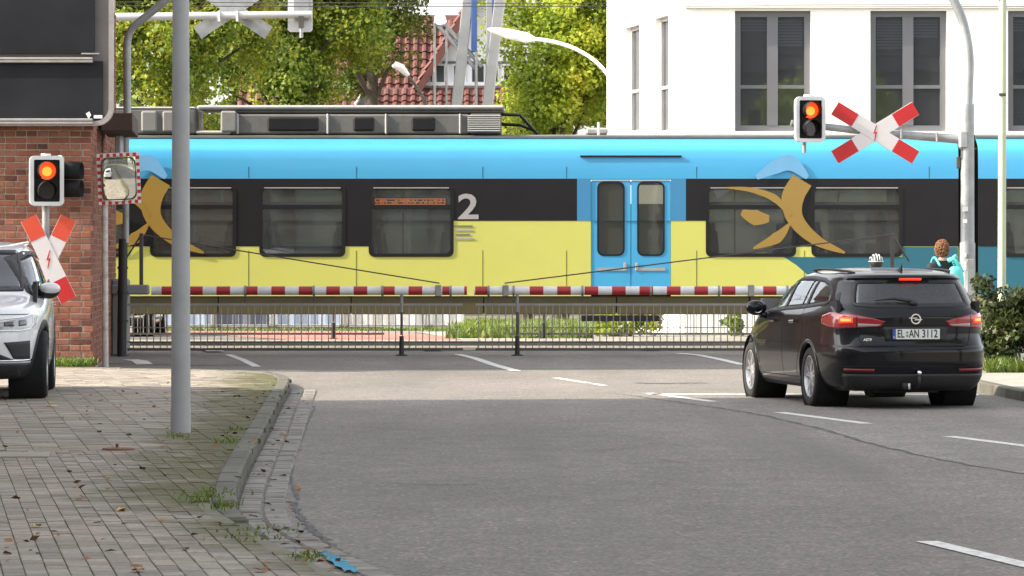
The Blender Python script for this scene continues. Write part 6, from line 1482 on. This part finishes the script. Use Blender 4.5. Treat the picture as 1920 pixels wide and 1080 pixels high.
def person(label, loc, yaw, h, jacket, trousers, hair, head_turn=0.0):
    """facing local +y; one skinned body with face, hands and hair"""
    t = thing('person', label, 'person', loc, yaw); k = h/1.75
    ch = [(0, 0, .98, .155, .115), (0, 0, 1.12, .14, .105), (0, -.005, 1.30, .165, .115), (0, -.01, 1.42, .15, .10), (0, -.005, 1.50, .062), (0, .01, 1.56, .058)]
    ed = [(0, 1), (1, 2), (2, 3), (3, 4), (4, 5)]
    for s in (-1, 1):
        i = len(ch); ch += [(s*.175, -.01, 1.415, .068), (s*.225, -.02, 1.27, .052), (s*.24, -.02, 1.12, .044), (s*.235, .05, .95, .036), (s*.228, .09, .86, .03)]; ed += [(3, i), (i, i+1), (i+1, i+2), (i+2, i+3), (i+3, i+4)]
        i = len(ch); ch += [(s*.095, 0, .88, .095), (s*.10, .01, .68, .078), (s*.10, .015, .50, .058), (s*.10, -.01, .30, .056), (s*.10, -.02, .11, .04), (s*.105, .03, .045, .042), (s*.115, .13, .035, .036)]; ed += [(0, i)]+[(i+q, i+q+1) for q in range(6)]
    body = skinned('body', [(a*k, b*k, c*k, *[q*k for q in r]) for a, b, c, *r in ch], ed, jacket, t)
    # trousers as a second material on the same continuous body
    body.data.materials.append(trousers); body.data.materials.append(SKIN)
    for f in body.data.polygons:
        z = f.center.z/k; f.material_index = 1 if z < .93 and abs(f.center.x) < .2*k else (2 if z > 1.50 else 0)
    rot = Matrix.Rotation(head_turn, 3, 'Z'); hc = Vector((0, .02, 1.645))*k
    hd = MB(); A = []
    for i in range(17):
        th = math.pi*i/16; row = []
        for j in range(25):
            a = 2*math.pi*j/24; x = .074*math.sin(th)*math.cos(a); y = .093*math.sin(th)*math.sin(a); z = .115*math.cos(th)
            if z < 0: x *= 1+z*1.6; y = y*(1+z*1.0)+.012*(-z/.115)
            if y > .05: y += .016*math.exp(-((x/.013)**2+((z+.018)/.026)**2))-.008*math.exp(-(((abs(x)-.03)/.016)**2+((z-.008)/.014)**2))+.004*math.exp(-((x/.028)**2+((z+.062)/.010)**2))
            row.append(tuple(hc+rot @ Vector((x, y, z))*k))
        A.append(row)
    hd.grid(np.array(A))
    for s in (-1, 1): hd.sphere(hc+rot @ Vector((s*.077, -.005, -.005))*k, Vector((.010, .020, .032))*k, 10, 7)
    hd.build('head', SKIN, t, smooth=True, local=True)
    EY = M('eye', (0.03, 0.02, 0.015), 0.2)
    for s in (-1, 1): MB().sphere(hc+rot @ Vector((s*.031, .080, .008))*k, .011*k, 10, 7).build('eye', EY, t, smooth=True, local=True)
    for s in (-1, 1):   # hands: palm, four fingers and thumb, slightly curled
        w = Vector((s*.226, .10, .84))*k; fw_ = Vector((0, .35, -.94)).normalized(); side = Vector((0, .94, .35)); hn = MB()
        hn.tube([w, w+fw_*.045*k, w+fw_*.095*k], [.024*k, .036*k, .032*k], 10)
        for q in range(4):
            b = w+fw_*.09*k+side*(q-1.5)*.019*k; l = (.060, .072, .067, .052)[q]*k; c1 = b+fw_*l*.45+Vector((-s*.006, 0, 0)); c2 = b+fw_*l*.8+Vector((-s*.018, 0, 0)); c3 = b+fw_*l+Vector((-s*.03, 0, 0)); hn.tube([b, c1, c2, c3], [.0095*k, .009*k, .008*k, .005*k], 7)
        b = w+fw_*.03*k+side*.03*k; hn.tube([b, b+side*.025*k+fw_*.025*k, b+side*.03*k+fw_*.055*k], [.012*k, .0105*k, .007*k], 7)
        hn.build('hand', SKIN, t, smooth=True, local=True)
    return t, hc, rot, k
pw = Vector((PX(1767, 51.4), 51.4, 0.11))
woman, hc, rot, k = person('person with curly auburn hair and dark jacket behind the black car', pw, R(18), 1.68, JACK, TROU, HAIR, R(-15))
hr = np.random.default_rng(5); hm = MB()
for i in range(800):
    d = hr.normal(size=3); d /= np.linalg.norm(d)
    if d[2] < -0.75 or (d[1] > 0.45 and d[2] < 0.35): continue
    p = hc+rot @ Vector((d[0]*.088, d[1]*.098-.012, d[2]*.118+.012))*k; rad_ = hr.uniform(.007, .013); ax = Vector(hr.normal(size=3)).normalized(); u = ax.orthogonal().normalized(); v = ax.cross(u)
    hm.tube([p+(u*math.cos(a)+v*math.sin(a))*rad_*1.1+ax*(a-3)*.004 for a in np.linspace(0, 7, 9)], [.0042]*8+[.002], 4)
hm.sphere(hc+rot @ Vector((0, -.016, .014))*k, Vector((.083, .092, .113))*k, 16, 10); hm.build('hair', HAIR, woman, smooth=True, local=True)
# turquoise rucksack with straps
rk = thing('rucksack', 'turquoise rucksack worn by the person behind the black car', 'rucksack', pw+Vector((0, 0, 1.0)), R(18))
A = []
for i in range(13):
    th = math.pi*i/12; A.append([((.11*abs(math.sin(th))**.6*(1 if math.cos(a) >= 0 else -1)*abs(math.cos(a))**.5)+.10, -.19+.085*abs(math.sin(th))**.6*math.sin(a), .15+.22*math.cos(th)) for a in np.linspace(0, 2*math.pi, 25)])
MB().grid(np.array(A)).build('bag', TURQ, rk, smooth=True, local=True)
MB().box((.03, -.275, .12), (.2, .03, .17), None, .02).build('pocket', TURQ, rk, local=True)
for s in (-1, 1):
    pts = [(s*.10+.01, -.13, .37), (s*.115, -.03, .475), (s*.115, .06, .45), (s*.12, .12, .30), (s*.13, .06, .10), (s*.12, -.10, .02)]; MB().tube(cat([Vector(q) for q in pts], 4), .015, 8).build('strap', TURQ, rk, smooth=True, local=True)
sc_ = MB()
for a0, b0 in ((.02, .44),):
    sc_.tube([(a0, -.12, b0), (a0+.07, -.15, b0+.02), (a0+.13, -.16, b0-.05), (a0+.2, -.17, b0-.15)], [.03, .035, .03, .015], 8)
sc_.tube([(.07, -.13, .46), (.12, -.15, .50), (.15, -.15, .46)], [.02, .03, .012], 8); sc_.build('scarf_bow', TURQ, rk, smooth=True, local=True)
# cyclist with helmet, hidden behind the car up to the head
pc = Vector((PX(1643, 50.5), 50.5, 0.0)); cyc, hc, rot, k = person('person in a black and white bicycle helmet hidden behind the black car', pc, R(5), 1.60, M('jacket_blue', (0.05, 0.07, 0.12), 0.85, var=0.2), TROU, HAIR)
HB = M('helmet_black', (0.02, 0.02, 0.022), 0.5); HWt = M('helmet_white', (0.62, 0.62, 0.6), 0.45)
hl = MB(); hl.sphere(hc+Vector((0, 0, .03))*k, Vector((.098, .125, .105))*k, 18, 9); shell_ = hl.build('helmet', HB, cyc, smooth=True, local=True)
for i in range(-2, 3):
    pts = []
    for a in np.linspace(R(8), R(172), 12):
        x = .040*i*(1.0-.12*abs(math.cos(a))); q = math.sqrt(max(0.02, 1-(x/.1)**2)); pts.append(hc+Vector((x, .13*q*math.cos(a), .03+.113*q*math.sin(a)))*k)
    MB().tube(pts, .0065, 6).build('helmet_rib', HWt, shell_, smooth=True, local=True)
for zz in (.01,): 
    pts = [hc+Vector((.10*math.cos(a)*math.sqrt(1-(zz/.13)**2), .128*math.sin(a)*math.sqrt(1-(zz/.13)**2), .03+zz))*k for a in np.linspace(0, 2*math.pi, 25)]; MB().tube(pts, .006, 6).build('helmet_rib', HWt, shell_, smooth=True, local=True)
